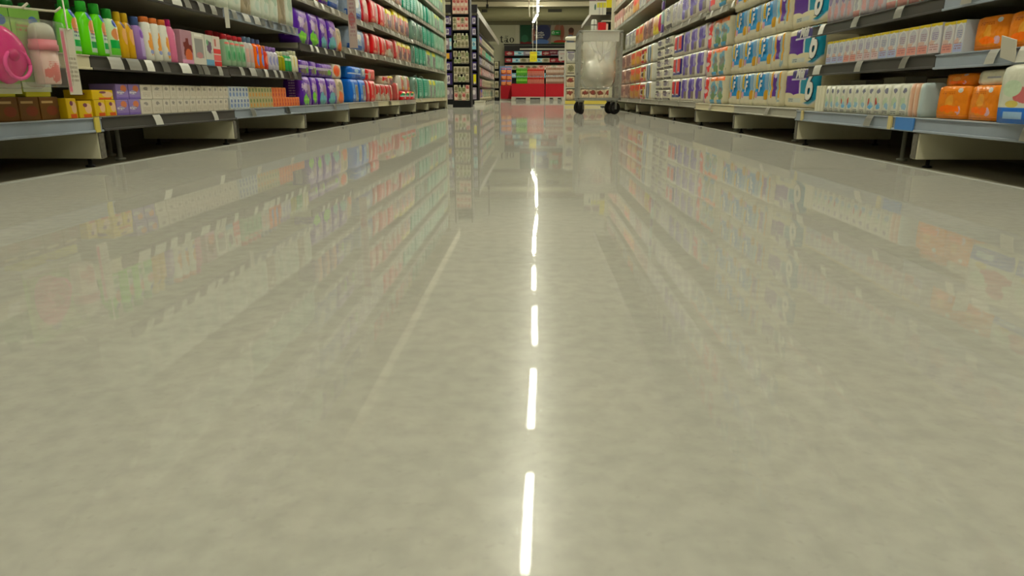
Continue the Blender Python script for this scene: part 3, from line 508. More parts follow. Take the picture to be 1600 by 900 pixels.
M_white_print = flat((224, 222, 214), .3); M_teal_ink = flat((20, 46, 66), .4)
_proto = {}
def proto(sn, wd, d, h, var=0):
    key = (sn, round(wd, 3), round(d, 3), round(h, 3), var)
    if key in _proto: return _proto[key]
    s = ST[sn]; parts = []
    if s['shape'] == 'box': parts = [('body', box_mesh(s['noun'], s['m'], wd, d, h), (0, 0, 0))]
    elif s['shape'] == 'soft':
        parts = [('body', soft_mesh(s['noun'], s['m'], wd, d, h, s.get('n', 9), 5, .14 if h > .12 and s['noun'] == 'nappy_pack' else .04, seed=len(_proto), fin=s.get('fin')), (0, 0, 0))]
        if s.get('handle') and h > .235:
            bm = bmesh.new(); tube_into(bm, [(wd * .34 * math.cos(a), 0, h * .96 + .035 * math.sin(a)) for a in [math.pi * k / 8 for k in range(9)]], .006, 5)
            parts.append(('carry_handle', finish(bm, 'carry_handle', flat((170, 200, 186), .3), None, True), (0, 0, 0)))
    elif s['shape'] == 'roll':
        parts = [('body', soft_mesh(s['noun'], s['m'], wd, d, h, s['n'], 4, 0, rolls=s['rolls']), (0, 0, 0))]
        if sn == 'rolls_purple':
            k6 = min(1, wd / .4)
            parts += [('lettering', text_mesh('Mili', .06 * k6, M_white_print, .3, .0014, sx=1.2), (wd * .0, -d / 2 - .001, h * .755)),
                      ('lettering', text_mesh('6', .185 * k6, M_teal_ink, .22, .009, .0004), (wd * .285, -d / 2 - .0005, h * .22)),
                      ('lettering', text_mesh('6', .185 * k6, M_white_print, .22, .004, .0012), (wd * .285, -d / 2 - .001, h * .22))]
        if sn == 'rolls_f':
            parts += [('lettering', text_mesh('F', .085, M_white_print, .25, .003), (wd * .02, -d / 2 - .001, h * .42))]
    else:
        ch = h * s['caph']; hb = h - ch; sh = s['sh'] * h; rx, ry = wd / 2, d / 2; cr = min(rx, ry) * s['capr']
        prof = [(0, rx * .9, ry * .9), (.004, rx, ry), (hb * .3, rx, ry), (hb - sh, rx * .95, ry * .95), (hb - sh * .5, rx * .8, ry * .82), (hb - sh * .15, cr * 1.15, cr * 1.1), (hb, cr * .9, cr * .9)]
        parts = [('body', ring_mesh(s['noun'], s['m'], prof, wd, d, h, 14, s['e']), (0, 0, 0)),
                 ('cap', ring_mesh('cap', s['cap'], [(hb - .002, cr, cr), (hb + ch * .8, cr * .97, cr * .97), (h - .001, cr * .9, cr * .9), (h, cr * .6, cr * .6)], wd, d, h, 12, 2), (0, 0, 0))]
    _proto[key] = parts
    return parts
count = {}
def place(sn, wd, d, h, loc, rz, where, group=None, rx=0, ry=0, desc=None, share=None, var=0, frm='camera'):
    s = ST[sn]; ds = desc or s['desc']; lab = share or ds
    ps_ = proto(sn, wd, d, h, var)
    if len(ps_) == 1:
        r = ob(s['noun'], ps_[0][1], None, loc, (rx, ry, rz)); tag(r, lab, s['cat'], group)
    else:
        r = ob(s['noun'], None, None, loc, (rx, ry, rz)); tag(r, lab, s['cat'], group)
        for nm, me, pl in ps_: ob(nm, me, r, pl)
    if not share: count.setdefault((ds, where, frm), []).append(r)
    return r
def row(side, y, z, items, where, group, d=.1, inset=.012, h=None, xf=None, jit=.0):
    """items: (style, count, width[, height[, depth]]) laid from the camera away"""
    x, rz = front(side)
    if xf is not None: x = xf
    sg = -1 if side == 'left' else 1
    for it in items:
        sn, n, wd = it[:3]; hh = it[3] if len(it) > 3 and it[3] else h; dd = it[4] if len(it) > 4 else d
        if sn is None: y += n * wd; continue
        for _ in range(n):
            j = R.uniform(0, jit)
            place(sn, wd - .0035, dd, hh, (x + sg * (inset + j + dd / 2), y + wd / 2, z + .0006), rz + R.uniform(-.02, .02) * (jit > 0), where, group)
            y += wd
    return y

# ------------------------------------------------------------------ goods on the left
g = 'soap boxes on the left bottom shelf'
row('left', 1.2, .151, [('soap_brown', 6, .07), ('soap_amber', 5, .082)], 'left bottom shelf', g, .09, .03, .062)
row('left', 2.045, .151, [('soap_yellow', 1, .05)], 'left bottom shelf', g, .09, .02, .058)
row('left', 2.1, .151, [('soap_yellow', 1, .068)], 'left bottom shelf', g, .09, .02, .05)
row('left', 2.18, .153, [('soap_yellow', 2, .058), ('soap_purple', 2, .073), ('soap_white', 2, .076), ('soap_white', 11, .0515)], 'lower row, left bottom shelf', g, .09, .02, .05)
row('left', 2.178, .2036, [('soap_yellow', 1, .115, .03)], 'upper row, left bottom shelf', g, .09, .022)
row('left', 2.31, .2036, [('soap_purple', 2, .073), ('soap_white', 2, .076), ('soap_white', 11, .0515)], 'upper row, left bottom shelf', g, .09, .022, .05)
row('left', 3.18, .156, [('soap_blue', 6, .037), ('soap_beige', 8, .039), ('soap_orange', 10, .0425)], 'lower row, left bottom shelf', g, .09, .02, .048)
row('left', 3.18, .2046, [('soap_blue', 6, .037), ('soap_beige', 8, .039), ('soap_orange', 5, .0425)], 'upper row, left bottom shelf', g, .09, .022, .05)
row('left', 3.5, .156, [('soap_amber', 6, .1, .1, .16)], 'back of the left bottom shelf', g, .16, .15)
g = 'bottles on the second left shelf'; wz = 'second left shelf'
row('left', 2.097, .336, [('bottle_green', 1, .075)], wz, g, .05, .012, .158)
row('left', 2.18, .336, [('bottle_green', 1, .07), ('bottle_green', 1, .06), ('bottle_pale', 1, .068, .15), ('bottle_yellow', 2, .042, .147), (None, 1, .01), ('bottle_violet', 1, .055, .142), ('bottle_white', 3, .058, .148, .042), ('bottle_magenta', 1, .05, .155)], wz, g, .05, .012, .158)
row('left', 2.18, .336, [('bottle_dark_green', 2, .075)], wz, g, .05, .075, .15)
row('left', 1.72, .336, [('bottle_dark_green', 5, .07)], 'second left shelf behind the cards', g, .05, .06, .13)
row('left', 1.98, .151, [], wz, g)
row('left', 2.77, .336, [('gift_pink', 1, .095, .125), ('gift_white', 1, .11, .123), ('gift_blue', 1, .075, .122), ('gift_red', 1, .072, .122)], wz, 'gift boxes on the second left shelf', .07, .012)
row('left', 3.18, .342, [('bottle_redcap', 4, .056), ('bottle_clear', 2, .054, .142), ('bottle_orange', 2, .062, .14), ('bottle_red', 1, .056, .115), ('bottle_lilac', 3, .05, .115), ('bottle_olive', 2, .05, .1), ('bottle_emerald', 2, .054, .105), ('bottle_ivory', 2, .055, .115)], wz, g, .05, .012, .135)
row('left', 3.18, .342, [('bottle_redcap', 4, .056)], 'back of the second left shelf', g, .05, .07, .15)
g = 'cotton packs on the third left shelf'; wz = 'third left shelf'
row('left', 2.18, .58, [('towel_pack', 7, .14)], wz, g, .12, .02, .2, jit=.01)
row('left', 3.18, .584, [('towel_pack', 2, .13), ('towel_brown', 1, .13), ('towel_pack', 3, .12), ('towel_brown', 1, .11), ('towel_pack', 1, .12)], wz, g, .12, .02, .2, jit=.01)
g = 'nappy packs on the left gondola'
B, C2, D = 'left bottom shelf', 'second left shelf', 'third left shelf'
row('left', 4.18, .156, [('nappy_lime', 1, .19), ('nappy_lime', 1, .13), ('nappy_teal', 1, .21), ('nappy_teal', 1, .24), ('nappy_cream', 1, .18)], B, g, .12, .015, .172)
row('left', 4.18, .3285, [('nappy_band', 1, .2), ('nappy_band', 1, .15), ('nappy_band', 1, .36, .085), ('nappy_orange_dot', 1, .22, .095)], 'on top of the left bottom row', g, .13, .02, .09)
row('left', 4.18, .508, [('nappy_lime', 1, .23), ('nappy_lime', 1, .21), ('nappy_teal', 1, .19), ('nappy_teal', 1, .22), ('nappy_cream', 1, .12, .16)], C2, g, .12, .015, .195)
row('left', 4.18, .778, [('mixed_violet', 3, .17), ('nappy_band', 1, .2), ('nappy_silver', 1, .27, .17)], D, g, .12, .02, .18)
row('left', 5.34, .16, [('nappy_blue', 2, .24), ('nappy_rose', 1, .12), ('nappy_red', 1, .26), ], B, g, .12, .015, .175)
row('left', 5.35, .3345, [('nappy_blue_flat', 1, .36), ('nappy_silver', 1, .14), (None, 1, .02), ('nappy_red_flat', 1, .34)], 'on top of the left bottom row', g, .14, .02, .09)
row('left', 6.22, .16, [('nappy_cherry', 3, .2), ('nappy_rose', 1, .12)], B, g, .12, .02, .15)
row('left', 6.55, .3105, [('nappy_cherry', 1, .26, .07), ('nappy_yellow', 1, .24, .08)], 'on top of the left bottom row', g, .13, .03, .07)
row('left', 5.35, .546, [('nappy_silver', 1, .52), (None, 1, .02), ('nappy_rose', 1, .14)], C2, g, .12, .015, .165)
row('left', 6.12, .553, [('nappy_red', 1, .32), ('nappy_red', 1, .28), ('nappy_cherry', 1, .36)], C2, g, .12, .015, .165)
row('left', 5.35, .775, [('nappy_silver', 2, .24), ('nappy_rose', 1, .24)], D, g, .12, .02, .2)
row('left', 6.12, .805, [('nappy_red', 2, .34), ('nappy_yellow', 1, .28)], D, g, .12, .02, .19)
row('left', 7.12, .16, [('nappy_rose', 1, .16, .17)], B, g, .12, .02)
row('left', 7.32, .16, [('bag_red', 3, .27, .09)], B, 'bags on the left bottom shelf', .14, .0)
row('left', 7.32, .2505, [('nappy_stripe', 2, .34, .16)], 'on top of the left bottom row', g, .12, .03)
row('left', 7.12, .553, [('nappy_rose', 1, .14), ('nappy_yellow', 3, .27)], C2, g, .12, .015, .19)
row('left', 7.12, .805, [('nappy_yellow', 3, .3)], D, g, .12, .02, .22)
row('left', 8.14, .17, [('nappy_smoke', 1, .32), ('nappy_green', 1, .42), ('nappy_green', 1, .5), ('nappy_mint_print', 2, .34), ('nappy_mint', 3, .34)], B, g, .14, .012, .24)
row('left', 8.14, .556, [('nappy_smoke', 1, .2), ('nappy_green', 3, .28), ('nappy_mint_print', 1, .5), ('nappy_mint_print', 1, .5), ('nappy_mint', 2, .42)], C2, g, .13, .012, .22)
row('left', 8.14, .815, [('nappy_smoke', 2, .42), ('nappy_green', 3, .34), ('nappy_mint', 3, .36)], D, g, .13, .012, .225)
# higher up, seen in the floor's mirror
upper = [(['towel_pack', 'towel_brown', 'pot_white'], (.95, 1.3, 1.62)), (['towel_pack', 'pot_white'], (.95, 1.3, 1.62)), (['towel_pack', 'nappy_mint', 'pot_white'], (.95, 1.3, 1.62)),
         (['nappy_band', 'mixed_violet', 'nappy_silver'], (1.06, 1.38, 1.68)), (['nappy_red', 'nappy_rose', 'pot_white'], (1.05, 1.37, 1.68)), (['nappy_red', 'nappy_cherry'], (1.08, 1.38, 1.68)), (['nappy_cherry', 'nappy_green', 'nappy_yellow'], (1.08, 1.38, 1.68)),
         (['nappy_green', 'nappy_mint'], (1.09, 1.38, 1.68)), (['nappy_mint', 'nappy_green'], (1.09, 1.38, 1.68)), (['nappy_mint', 'nappy_mint_print'], (1.09, 1.38, 1.68))]
for i, (sts, zs) in enumerate(upper):
    zs = (1.0, 1.35, 1.66) if i == 0 else zs
    for k, z in enumerate(zs):
        row('left', LY[i] + .01, z, [(R.choice(sts), 2, .245), (R.choice(sts), 2, .245)], ('top', 'second highest', 'third highest')[2 - k] + ' left shelf', 'packs on the high left shelves', .14, .02, .22, jit=.01)

# ------------------------------------------------------------------ goods on the right
g = 'tissue packs on the right bottom shelf'
row('right', 1.63, .151, [('wipes_floral', 1, .17, .138, .06)], 'right bottom shelf', 'wipes on the right shelves', inset=-.037)
row('right', 1.455, .151, [('wipes_floral', 1, .17, .138, .06)], 'right bottom shelf', 'wipes on the right shelves', inset=-.037)
row('right', 1.25, .151, [('wipes_floral', 1, .19, .138, .06)], 'right bottom shelf', 'wipes on the right shelves', inset=-.037)
row('right', 1.25, .335, [('wipes_white', 2, .17, .08, .09)], 'second right shelf', 'wipes on the right shelves', inset=.05)
for y, wv in ((1.955, .135), (2.1, .135)):
    place('wipes_orange', wv - .008, .045, .092, (XR + .05, y, .1525), -math.pi / 2 + (.12 if y > 2 else -.05), 'right bottom shelf', 'wipes on the right shelves')
for y, wv in ((1.955, .13), (2.1, .13)):
    place('wipes_orange', wv, .05, .092, (XR + .125, y, .153), -math.pi / 2, 'back of the right bottom shelf', 'wipes on the right shelves')
place('wipes_orange', .14, .12, .035, (XR + .11, 2.12, .2445), -math.pi / 2, 'flat on the right bottom row', 'wipes on the right shelves')
place('wipes_white', .15, .12, .04, (XR + .1, 1.945, .2445), -math.pi / 2, 'flat on the right bottom row', 'wipes on the right shelves')
row('right', 2.222, .151, [('tissue_sky', 1, .03), ('tissue_pink', 2, .028), ('tissue_green', 3, .058), ('tissue_red', 2, .056), ('tissue_green', 2, .056), ('tissue_red', 2, .055), ('tissue_green', 3, .05), ('tissue_plain', 3, .03)], 'right bottom shelf', g, .07, .012, .103)
row('right', 2.24, .151, [('carton_grey', 1, .14, .118, .14), ('carton_dark', 1, .14, .126, .14), ('carton_grey', 1, .15, .128, .14), ('carton_dark', 1, .14, .12, .14), ('carton_grey', 1, .13, .122, .14), ('carton_grey', 1, .1, .125, .14)], 'behind tissues on the right', 'cartons behind the right tissues', .14, .1)
g = 'hanky boxes on the second right shelf'
row('right', 1.62, .335, [('wipes_floral', 1, .16, .085, .09)], 'second right shelf', 'wipes on the right shelves', inset=.04)
for y, wv in ((1.875, .13), (2.015, .13)):
    place('wipes_orange', wv, .045, .088, (XR + .075, y, .3365), -math.pi / 2 + .06, 'second right shelf', 'wipes on the right shelves')
row('right', 2.1, .335, [('hanky_blue', 1, .05)], 'second right shelf', g, .08, .034, .088)
row('right', 2.2182, .339, [('hanky_violet', 1, .064), ('hanky_red', 3, .064), ('hanky_blue', 2, .062), ('hanky_violet', 3, .058), ('hanky_red', 2, .056), ('hanky_blue', 3, .056), ], 'second right shelf', g, .08, .034, .088)
row('right', 2.15, .335, [('hanky_red', 1, .06)], 'second right shelf', g, .08, .034, .088)
g = 'tissue sachets on the third right shelf'
row('right', 1.25, .5, [('sachet_mixed', 7, .13)], 'third right shelf', g, .08, .034, .13)
row('right', 2.225, .5, [('sachet_pale', 5, .075), ('sachet_mixed', 3, .065), ('sachet_pale', 1, .06), ('sachet_mixed', 4, .06)], 'third right shelf', g, .07, .034, .13)
g = 'paper roll packs stacked on the right gondola'
LV = ['bottom', 'second', 'third', 'fourth', 'fifth']
for k in range(5):
    z = .158 + k * .1835; wz = LV[k] + ' layer, right stack'; h = .182
    row('right', 3.24, z, [('rolls_purple', 1, .43)], wz, g, .2, .075 + R.uniform(0, .012), h)
    row('right', 3.675, z, [('rolls_gold', 1, .19), ('rolls_f', 1, .26), ('rolls_f', 1, .26), ('rolls_f', 1, .25)], wz, g, .18, .062 + R.uniform(0, .012), h)
for k in range(3):
    z = (.158 if False else .168) + k * .182; wz = LV[k] + ' layer, right stack'; h = .1805
    row('right', 4.68, .158 + k * .182, [('rolls_swirl', 2, .185), ('rolls_red', 1, .17)], wz, g, .18, .05, h)
    row('right', 5.24, z, [('rolls_violet', 3, .255)], wz, g, .18, .045, h)
    row('right', 6.02, z, [('rolls_navy', 1, .38)], wz, g, .15, .04, h)
    row('right', 7.24, z, [('rolls_slate', 1, .4), ('rolls_crimson', 1, .44), ('napkin_orange', 2, .4), ('napkin_rose', 2, .5), ('rolls_grey', 2, .5)], wz, g, .16, .006, h)
for k in range(6):
    z = .168 + k * .0925
    row('right', 6.42, z, [('rolls_grey', 2, .395)], ('bottom', 'second', 'third', 'fourth', 'fifth', 'sixth')[k] + ' layer, right stack', g, .16, .035, .091)
g = 'packs on the upper right shelves'
row('right', 4.67, .765, [('rolls_swirl', 1, .27), ('rolls_red', 1, .26)], 'second right shelf', g, .16, .035, .2)
row('right', 5.23, .785, [('rolls_violet', 3, .3), ('pot_white', 2, .2), ('rolls_grey', 2, .28), ('sack_yellow', 1, .5, .2, .2), ('napkin_rose', 2, .3), ('napkin_orange', 2, .3), ('pot_white', 3, .32)], 'second right shelf', g, .16, .035, .2)
for i in range(10):
    zs = [(.9, 1.25, 1.6)] * 2 + [(1.12, 1.45, 1.72)] + [(1.14, 1.45, 1.72)] + [(1.16, 1.45, 1.72)] * 6
    st = [['sachet_mixed', 'tissue_green'], ['sachet_pale', 'hanky_blue'], ['rolls_f', 'rolls_purple'], ['rolls_swirl', 'rolls_red'], ['pot_white', 'rolls_violet'], ['pot_white', 'rolls_grey'], ['napkin_rose', 'pot_white'], ['napkin_orange', 'pot_white'], ['nappy_mint_print', 'rose_pack'], ['rose_pack', 'box_pinkbone']][i]
    for k, z in enumerate(zs[i]):
        row('right', RY[i] + .012, z, [(R.choice(st), 2, .24), (R.choice(st), 2, .24)], ('third highest', 'second highest', 'top')[k] + ' right shelf', g, .14, .045, .2, jit=.01)

# ------------------------------------------------------------------ things hung at the near left bay
def blister(y, kind, z1, rot=0.0):
    lab = {'dish': 'blister card with round magenta dish, hung at the left edge', 'cup': 'blister card with pink cup, hung beside the magenta dish',
           'flask': 'blister card with green flask hung behind the pink cup', 'slim': 'slim pale card with pink stripe hung nearest the green bottles'}[kind]
    t = thing('blister_card', lab, 'hanging pack', (XL + .02, y, 0), math.pi / 2 + rot)
    wv = {'dish': .125, 'cup': .11, 'flask': .06, 'slim': .055}[kind]; h = .208 if kind != 'slim' else .18
    if kind == 'flask': t.location.x += .0
    z0 = z1 - h
    cm = mat('card_' + kind, (150, 190, 90) if kind != 'slim' else (206, 200, 180), .4, (('r', .5, .92, .5, .08, (120, 170, 70)), ('e', .75, .86, .16, .06, (70, 110, 170)), ('r', .5, .06, .5, .06, (196, 200, 170)), txt(.4, .78, .25, .05, (200, 110, 80), 1)) if kind != 'slim' else (('r', .12, .5, .12, .46, (214, 110, 130)), txt(.6, .4, .3, .2, (150, 140, 120), 3)))
    bm = bmesh.new(); add_box(bm, -wv / 2, wv / 2, -.001, .001, 0, h); ob('card', finish(bm, 'card', cm, (wv, .002, h)), t, (0, 0, z0))
    if kind == 'dish':
        P = flat((214, 36, 122), .2, coat=.5)
        bm = bmesh.new(); bmesh.ops.create_uvsphere(bm, u_segments=20, v_segments=12, radius=1)
        for v in bm.verts:
            a = math.atan2(v.co.z, v.co.x); lob = 1 + .06 * math.cos(3 * a); v.co = (v.co.x * .058 * lob, v.co.y * .03, v.co.z * .068 * lob)
        ob('dish', finish(bm, 'dish', P, None, True), t, (-.002, -.026, z0 + .092))
        bm = bmesh.new(); tube_into(bm, [(.043 * math.cos(a), 0, .034 * math.sin(a)) for a in [2 * math.pi * k / 16 for k in range(17)]], .005, 6)
        ob('rim', finish(bm, 'rim', flat((236, 70, 150), .2, coat=.5), None, True), t, (-.002, -.05, z0 + .07))
        bm = bmesh.new(); bmesh.ops.create_uvsphere(bm, u_segments=12, v_segments=8, radius=.016); ob('knob', finish(bm, 'knob', flat((196, 26, 106), .2), None, True), t, (-.016, -.05, z0 + .092))
    elif kind == 'cup':
        ob('cup', ring_mesh('cup', mat('cup_print', (222, 190, 176), .3, (('b', .5, .35, .4, .24, (214, 120, 110), 5), txt(.5, .6, .3, .1, (200, 110, 100), 2))), [(0, .03, .026), (.004, .033, .028), (.085, .036, .03)], .07, .06, .085, 18, 2), t, (.005, -.031, z0 + .02))
        ob('lid', ring_mesh('lid', flat((216, 120, 130), .3), [(.085, .039, .032), (.1, .039, .032), (.101, .036, .03), (.112, .036, .03)], .08, .06, .1, 18, 2), t, (.005, -.033, z0 + .02))
        ob('dome', ring_mesh('dome', flat((196, 194, 176), .2), [(.112, .035, .029), (.14, .033, .027), (.15, .026, .02), (.154, .012, .01)], .08, .06, .1, 18, 2), t, (.005, -.033, z0 + .02))
    elif kind == 'flask':
        ob('flask', ring_mesh('flask', flat((120, 160, 110), .15, coat=.5), [(0, .022, .018), (.02, .026, .02), (.09, .026, .02), (.11, .012, .012), (.13, .012, .012)], .05, .04, .13, 14, 2), t, (0, -.023, z0 + .03))
    if kind in ('dish', 'cup'):
        bm = bmesh.new(); add_box(bm, -wv / 2 + .004, wv / 2 - .004, -.075, -.0015, .012, h * .86); bevel(bm, .012, 2)
        ob('blister_shell', finish(bm, 'blister_shell', M_clear), t, (0, 0, z0))
    if kind == 'slim':
        bm = bmesh.new(); tube_into(bm, [(0, .2, z1 + .088), (0, .008, z1 + .085), (0, -.004, z1 + .075), (0, -.005, z1 - .006), (0, -.012, z1 - .001)], .0025, 6)
        ob('hook', finish(bm, 'hook', flat((220, 216, 196), .3), None, True), t); return
    # its prong: arm and upturned tip
    bm = bmesh.new(); tube_into(bm, [(0, .2, .055), (0, -.06, .03), (0, -.085, .028), (0, -.1, .038)], .003, 6)
    p = thing('display_prong', 'white display prong carrying the ' + lab.split(',')[0], 'hook', (XL + .02, y, z1 - .035), math.pi / 2 + rot)
    ob('arm', finish(bm, 'arm', flat((220, 216, 196), .3), None, True), p)
def clear_film(name, milky=.05, col=(.9, .9, .86), rough=.15):
    m = bpy.data.materials.new(name); m.use_nodes = True; t = m.node_tree; L = t.links.new
    for n in list(t.nodes):
        if n.type == 'BSDF_PRINCIPLED': t.nodes.remove(n)
    o = t.nodes['Material Output']; tr = N(t, 'ShaderNodeBsdfTransparent'); gl_ = N(t, 'ShaderNodeBsdfGlossy'); df = N(t, 'ShaderNodeBsdfDiffuse'); tl_ = N(t, 'ShaderNodeBsdfTranslucent')
    gl_.inputs['Roughness'].default_value = rough; df.inputs['Color'].default_value = col + (1,); tl_.inputs['Color'].default_value = col + (1,)
    ad = N(t, 'ShaderNodeMixShader'); L(df.outputs[0], ad.inputs[1]); L(tl_.outputs[0], ad.inputs[2]); ad.inputs[0].default_value = .4
    m1 = N(t, 'ShaderNodeMixShader'); m1.inputs[0].default_value = milky; L(tr.outputs[0], m1.inputs[1]); L(ad.outputs[0], m1.inputs[2])
    lw = N(t, 'ShaderNodeLayerWeight'); lw.inputs[0].default_value = .5
    pw = N(t, 'ShaderNodeMath', operation='POWER'); L(lw.outputs['Facing'], pw.inputs[0]); pw.inputs[1].default_value = 3.5
    fr = N(t, 'ShaderNodeMath', operation='MULTIPLY_ADD'); L(pw.outputs[0], fr.inputs[0]); fr.inputs[1].default_value = .6; fr.inputs[2].default_value = .05
    m2 = N(t, 'ShaderNodeMixShader'); L(fr.outputs[0], m2.inputs[0]); L(m1.outputs[0], m2.inputs[1]); L(gl_.outputs[0], m2.inputs[2]); L(m2.outputs[0], o.inputs['Surface'])
    tc = N(t, 'ShaderNodeTexCoord'); n = N(t, 'ShaderNodeTexNoise'); n.inputs['Scale'].default_value = 18; L(tc.outputs['Object'], n.inputs['Vector'])
    bp = N(t, 'ShaderNodeBump'); bp.inputs['Strength'].default_value = .5; bp.inputs['Distance'].default_value = .02; L(n.outputs['Fac'], bp.inputs['Height'])
    for q in (gl_, df, lw): L(bp.outputs[0], q.inputs['Normal'])
    return m
M_clear = clear_film('clear_blister_film')
blister(1.757, 'dish', .43); blister(1.88, 'cup', .435); blister(2.04, 'slim', .40)
_b2 = thing('hanging_box', 'yellow footed box hung under the magenta dish', 'hanging pack', (XL - .06, 1.82, .2135), math.pi / 2); ob('body', box_mesh('body', flat((206, 196, 40), .4), .1, .05, .028), _b2)
_b2 = thing('hanging_box', 'yellow footed box hung under the pink cup', 'hanging pack', (XL - .06, 1.96, .2135), math.pi / 2); ob('body', box_mesh('body', flat((206, 196, 40), .4), .1, .05, .028), _b2)
# bar carrying the prongs
pb = thing('prong_bar', 'dark bar holding white display prongs at the left edge', 'bar', (XL - .2, 1.62, .46), math.pi / 2)
ob('bar', rect_mesh('bar', flat((40, 36, 32), .4), -.49, .49, -.012, .012, -.012, .02, .002), pb)
ob('bar_arm', rect_mesh('bar_arm', M_dark, -.49, -.47, .012, .26, -.01, .02), pb); ob('bar_arm', rect_mesh('bar_arm', M_dark, .47, .49, .012, .26, -.01, .02), pb)
# clip strips and shelf tickets hanging
st_m = mat('pink_strip_print', (200, 180, 172), .4, (('b', .5, .25, .4, .05, (190, 110, 110), 6), ('b', .5, .55, .4, .06, (170, 140, 140), 6), ('b', .5, .85, .4, .05, (190, 130, 140), 6), txt(.5, .5, .3, .4, (176, 130, 136), 12)))
tag(ob('hanging_strip', box_mesh('hanging_strip', st_m, .06, .004, .8, 0), None, (XL + .035, 5.28, .545)), 'pink printed strip hanging between purple and blue packs', 'sign')
tag(ob('hanging_strip', box_mesh('hanging_strip', flat((226, 222, 208), .4), .018, .003, .085, 0), None, (XL + .01, 3.17, .5)), 'thin white strip hanging above the red capped bottles', 'sign')
cs = thing('clip_strip', 'hanging strip of violet and teal packs on the right', 'display', (XR - .03, 6.6, .72), -math.pi / 2)
ob('strip', rect_mesh('strip', flat((206, 210, 206), .4), -.025, .025, .008, .011, 0, .62), cs)
for k in range(3):
    ob('hung_pack', soft_mesh('hung_pack', flat((96, 70, 140), .3), .085, .016, .07), cs, (0, -.002, .03 + k * .19))
    ob('hung_pack', soft_mesh('hung_pack', flat((176, 206, 200), .3), .085, .016, .1), cs, (0, -.002, .105 + k * .19), label='pale teal pack')
ht = tag(ob('shelf_ticket', box_mesh('shelf_ticket', flat((206, 202, 188), .35), .06, .003, .055, 0), None, (XR + .018, 1.87, .305), (.25, .25, -math.pi / 2)), 'white ticket tilted on the second right shelf edge', 'sign')
for y, nm in ((2.07, 'tape'),):
    tag(ob('tape', slab(XL + .001, XL + .006, 2.13, 2.153, .108, .153, M_yellow)), 'yellow tape round the blue left shelf edge', 'tape')
for y, c in ((3.13, 'near the white tissue packs'), (2.36, 'beside the blue shelf panel')):
    tag(ob('tape', slab(XR - .006, XR, y, y + .022, .11, .153, flat((206, 190, 130), .5))), 'cream tape on the right bottom shelf edge ' + c, 'tape')
tag(ob('rail_insert', slab(XR - .005, XR - .0005, 2.225, 2.335, .112, .15, flat((70, 130, 200), .3))), 'bright blue insert in the right bottom shelf edge', 'sign')

# ------------------------------------------------------------------ the wheeled cage with the plastic bag
def cart():
    t = thing('wheeled_cage', 'grey steel wheeled cage standing beside the right shelves', 'trolley', (.745, 8.1, 0))
    W, Dp, H0, H1 = .46, .62, .165, .885; hw = W / 2
    bm = bmesh.new()
    for x in (-hw, hw):
        for y in (0, Dp): add_box(bm, x - .013, x + .013, y - .013, y + .013, H0, H1)
    ob('post', finish(bm, 'post', M_galv), t)
    for nm, z in (('base_rail', H0), ('top_rail', H1)):
        bm = bmesh.new()
        for y in (0, Dp): add_box(bm, -hw - .012, hw + .012, y - .013, y + .013, z - .014, z + .014)
        for x in (-hw, hw): add_box(bm, x - .012, x + .012, .014, Dp - .014, z - .013, z + .013)
        ob(nm, finish(bm, nm, M_galv), t)
    bm = bmesh.new()
    for i in range(1, 12): tube_into(bm, [(-hw, Dp * i / 12, H0), (-hw, Dp * i / 12, H1)], .003, 4); tube_into(bm, [(hw, Dp * i / 12, H0), (hw, Dp * i / 12, H1)], .003, 4)
    for i in range(1, 10): tube_into(bm, [(-hw + W * i / 10, 0, H0), (-hw + W * i / 10, Dp, H0)], .003, 4)
    for z in (.3, .45, .6, .75):
        for x in (-hw, hw): tube_into(bm, [(x, 0, z), (x, Dp, z)], .003, 4)
    o = ob('wire_mesh', finish(bm, 'wire_mesh', M_galv), t); o['kind'] = 'stuff'
    for x, y, a in ((-hw + .03, .03, .5), (hw - .05, .03, -.25), (-hw + .03, Dp - .06, .2), (hw - .08, Dp - .3, .1)):
        c = ob('caster', ring_mesh('caster_plate', M_galv, [(.135, .03, .03), (.151, .035, .035)], .07, .07, .15, 8, 4), t, (x, y, 0), (0, 0, a))
        bm = bmesh.new(); pr = [(-.018, .05), (-.02, .062), (-.012, .067), (.012, .067), (.02, .062), (.018, .05)]; n = 20; rs = []
        for px, r in pr: rs.append([bm.verts.new((r * math.sin(2 * math.pi * k / n), px, .067 + r * math.cos(2 * math.pi * k / n))) for k in range(n)])
        rs.append(rs[0])
        for p, q in zip(rs, rs[1:]):
            for k in range(n): bm.faces.new((p[k], q[k], q[(k + 1) % n], p[(k + 1) % n]))
        ob('tyre', finish(bm, 'tyre', flat((26, 24, 22), .6), None, True), c, (0, 0, 0), (0, 0, .7))
        bm = bmesh.new(); pr = [(-.016, .005), (-.016, .05), (.016, .05), (.016, .005)]; rs = [[bm.verts.new((r * math.sin(2 * math.pi * k / n), px, .067 + r * math.cos(2 * math.pi * k / n))) for k in range(n)] for px, r in pr]
        for p, q in zip(rs, rs[1:]):
            for k in range(n): bm.faces.new((p[k], q[k], q[(k + 1) % n], p[(k + 1) % n]))
        ob('wheel_hub', finish(bm, 'hub', flat((40, 38, 36), .5), None, True), c, (0, 0, 0), (0, 0, .7))
        bm = bmesh.new(); add_box(bm, -.012, .012, -.03, -.024, .055, .136); add_box(bm, -.012, .012, .024, .03, .055, .136)
        ob('fork', finish(bm, 'fork', M_galv), c, (0, 0, 0), (0, 0, .7))
cart()
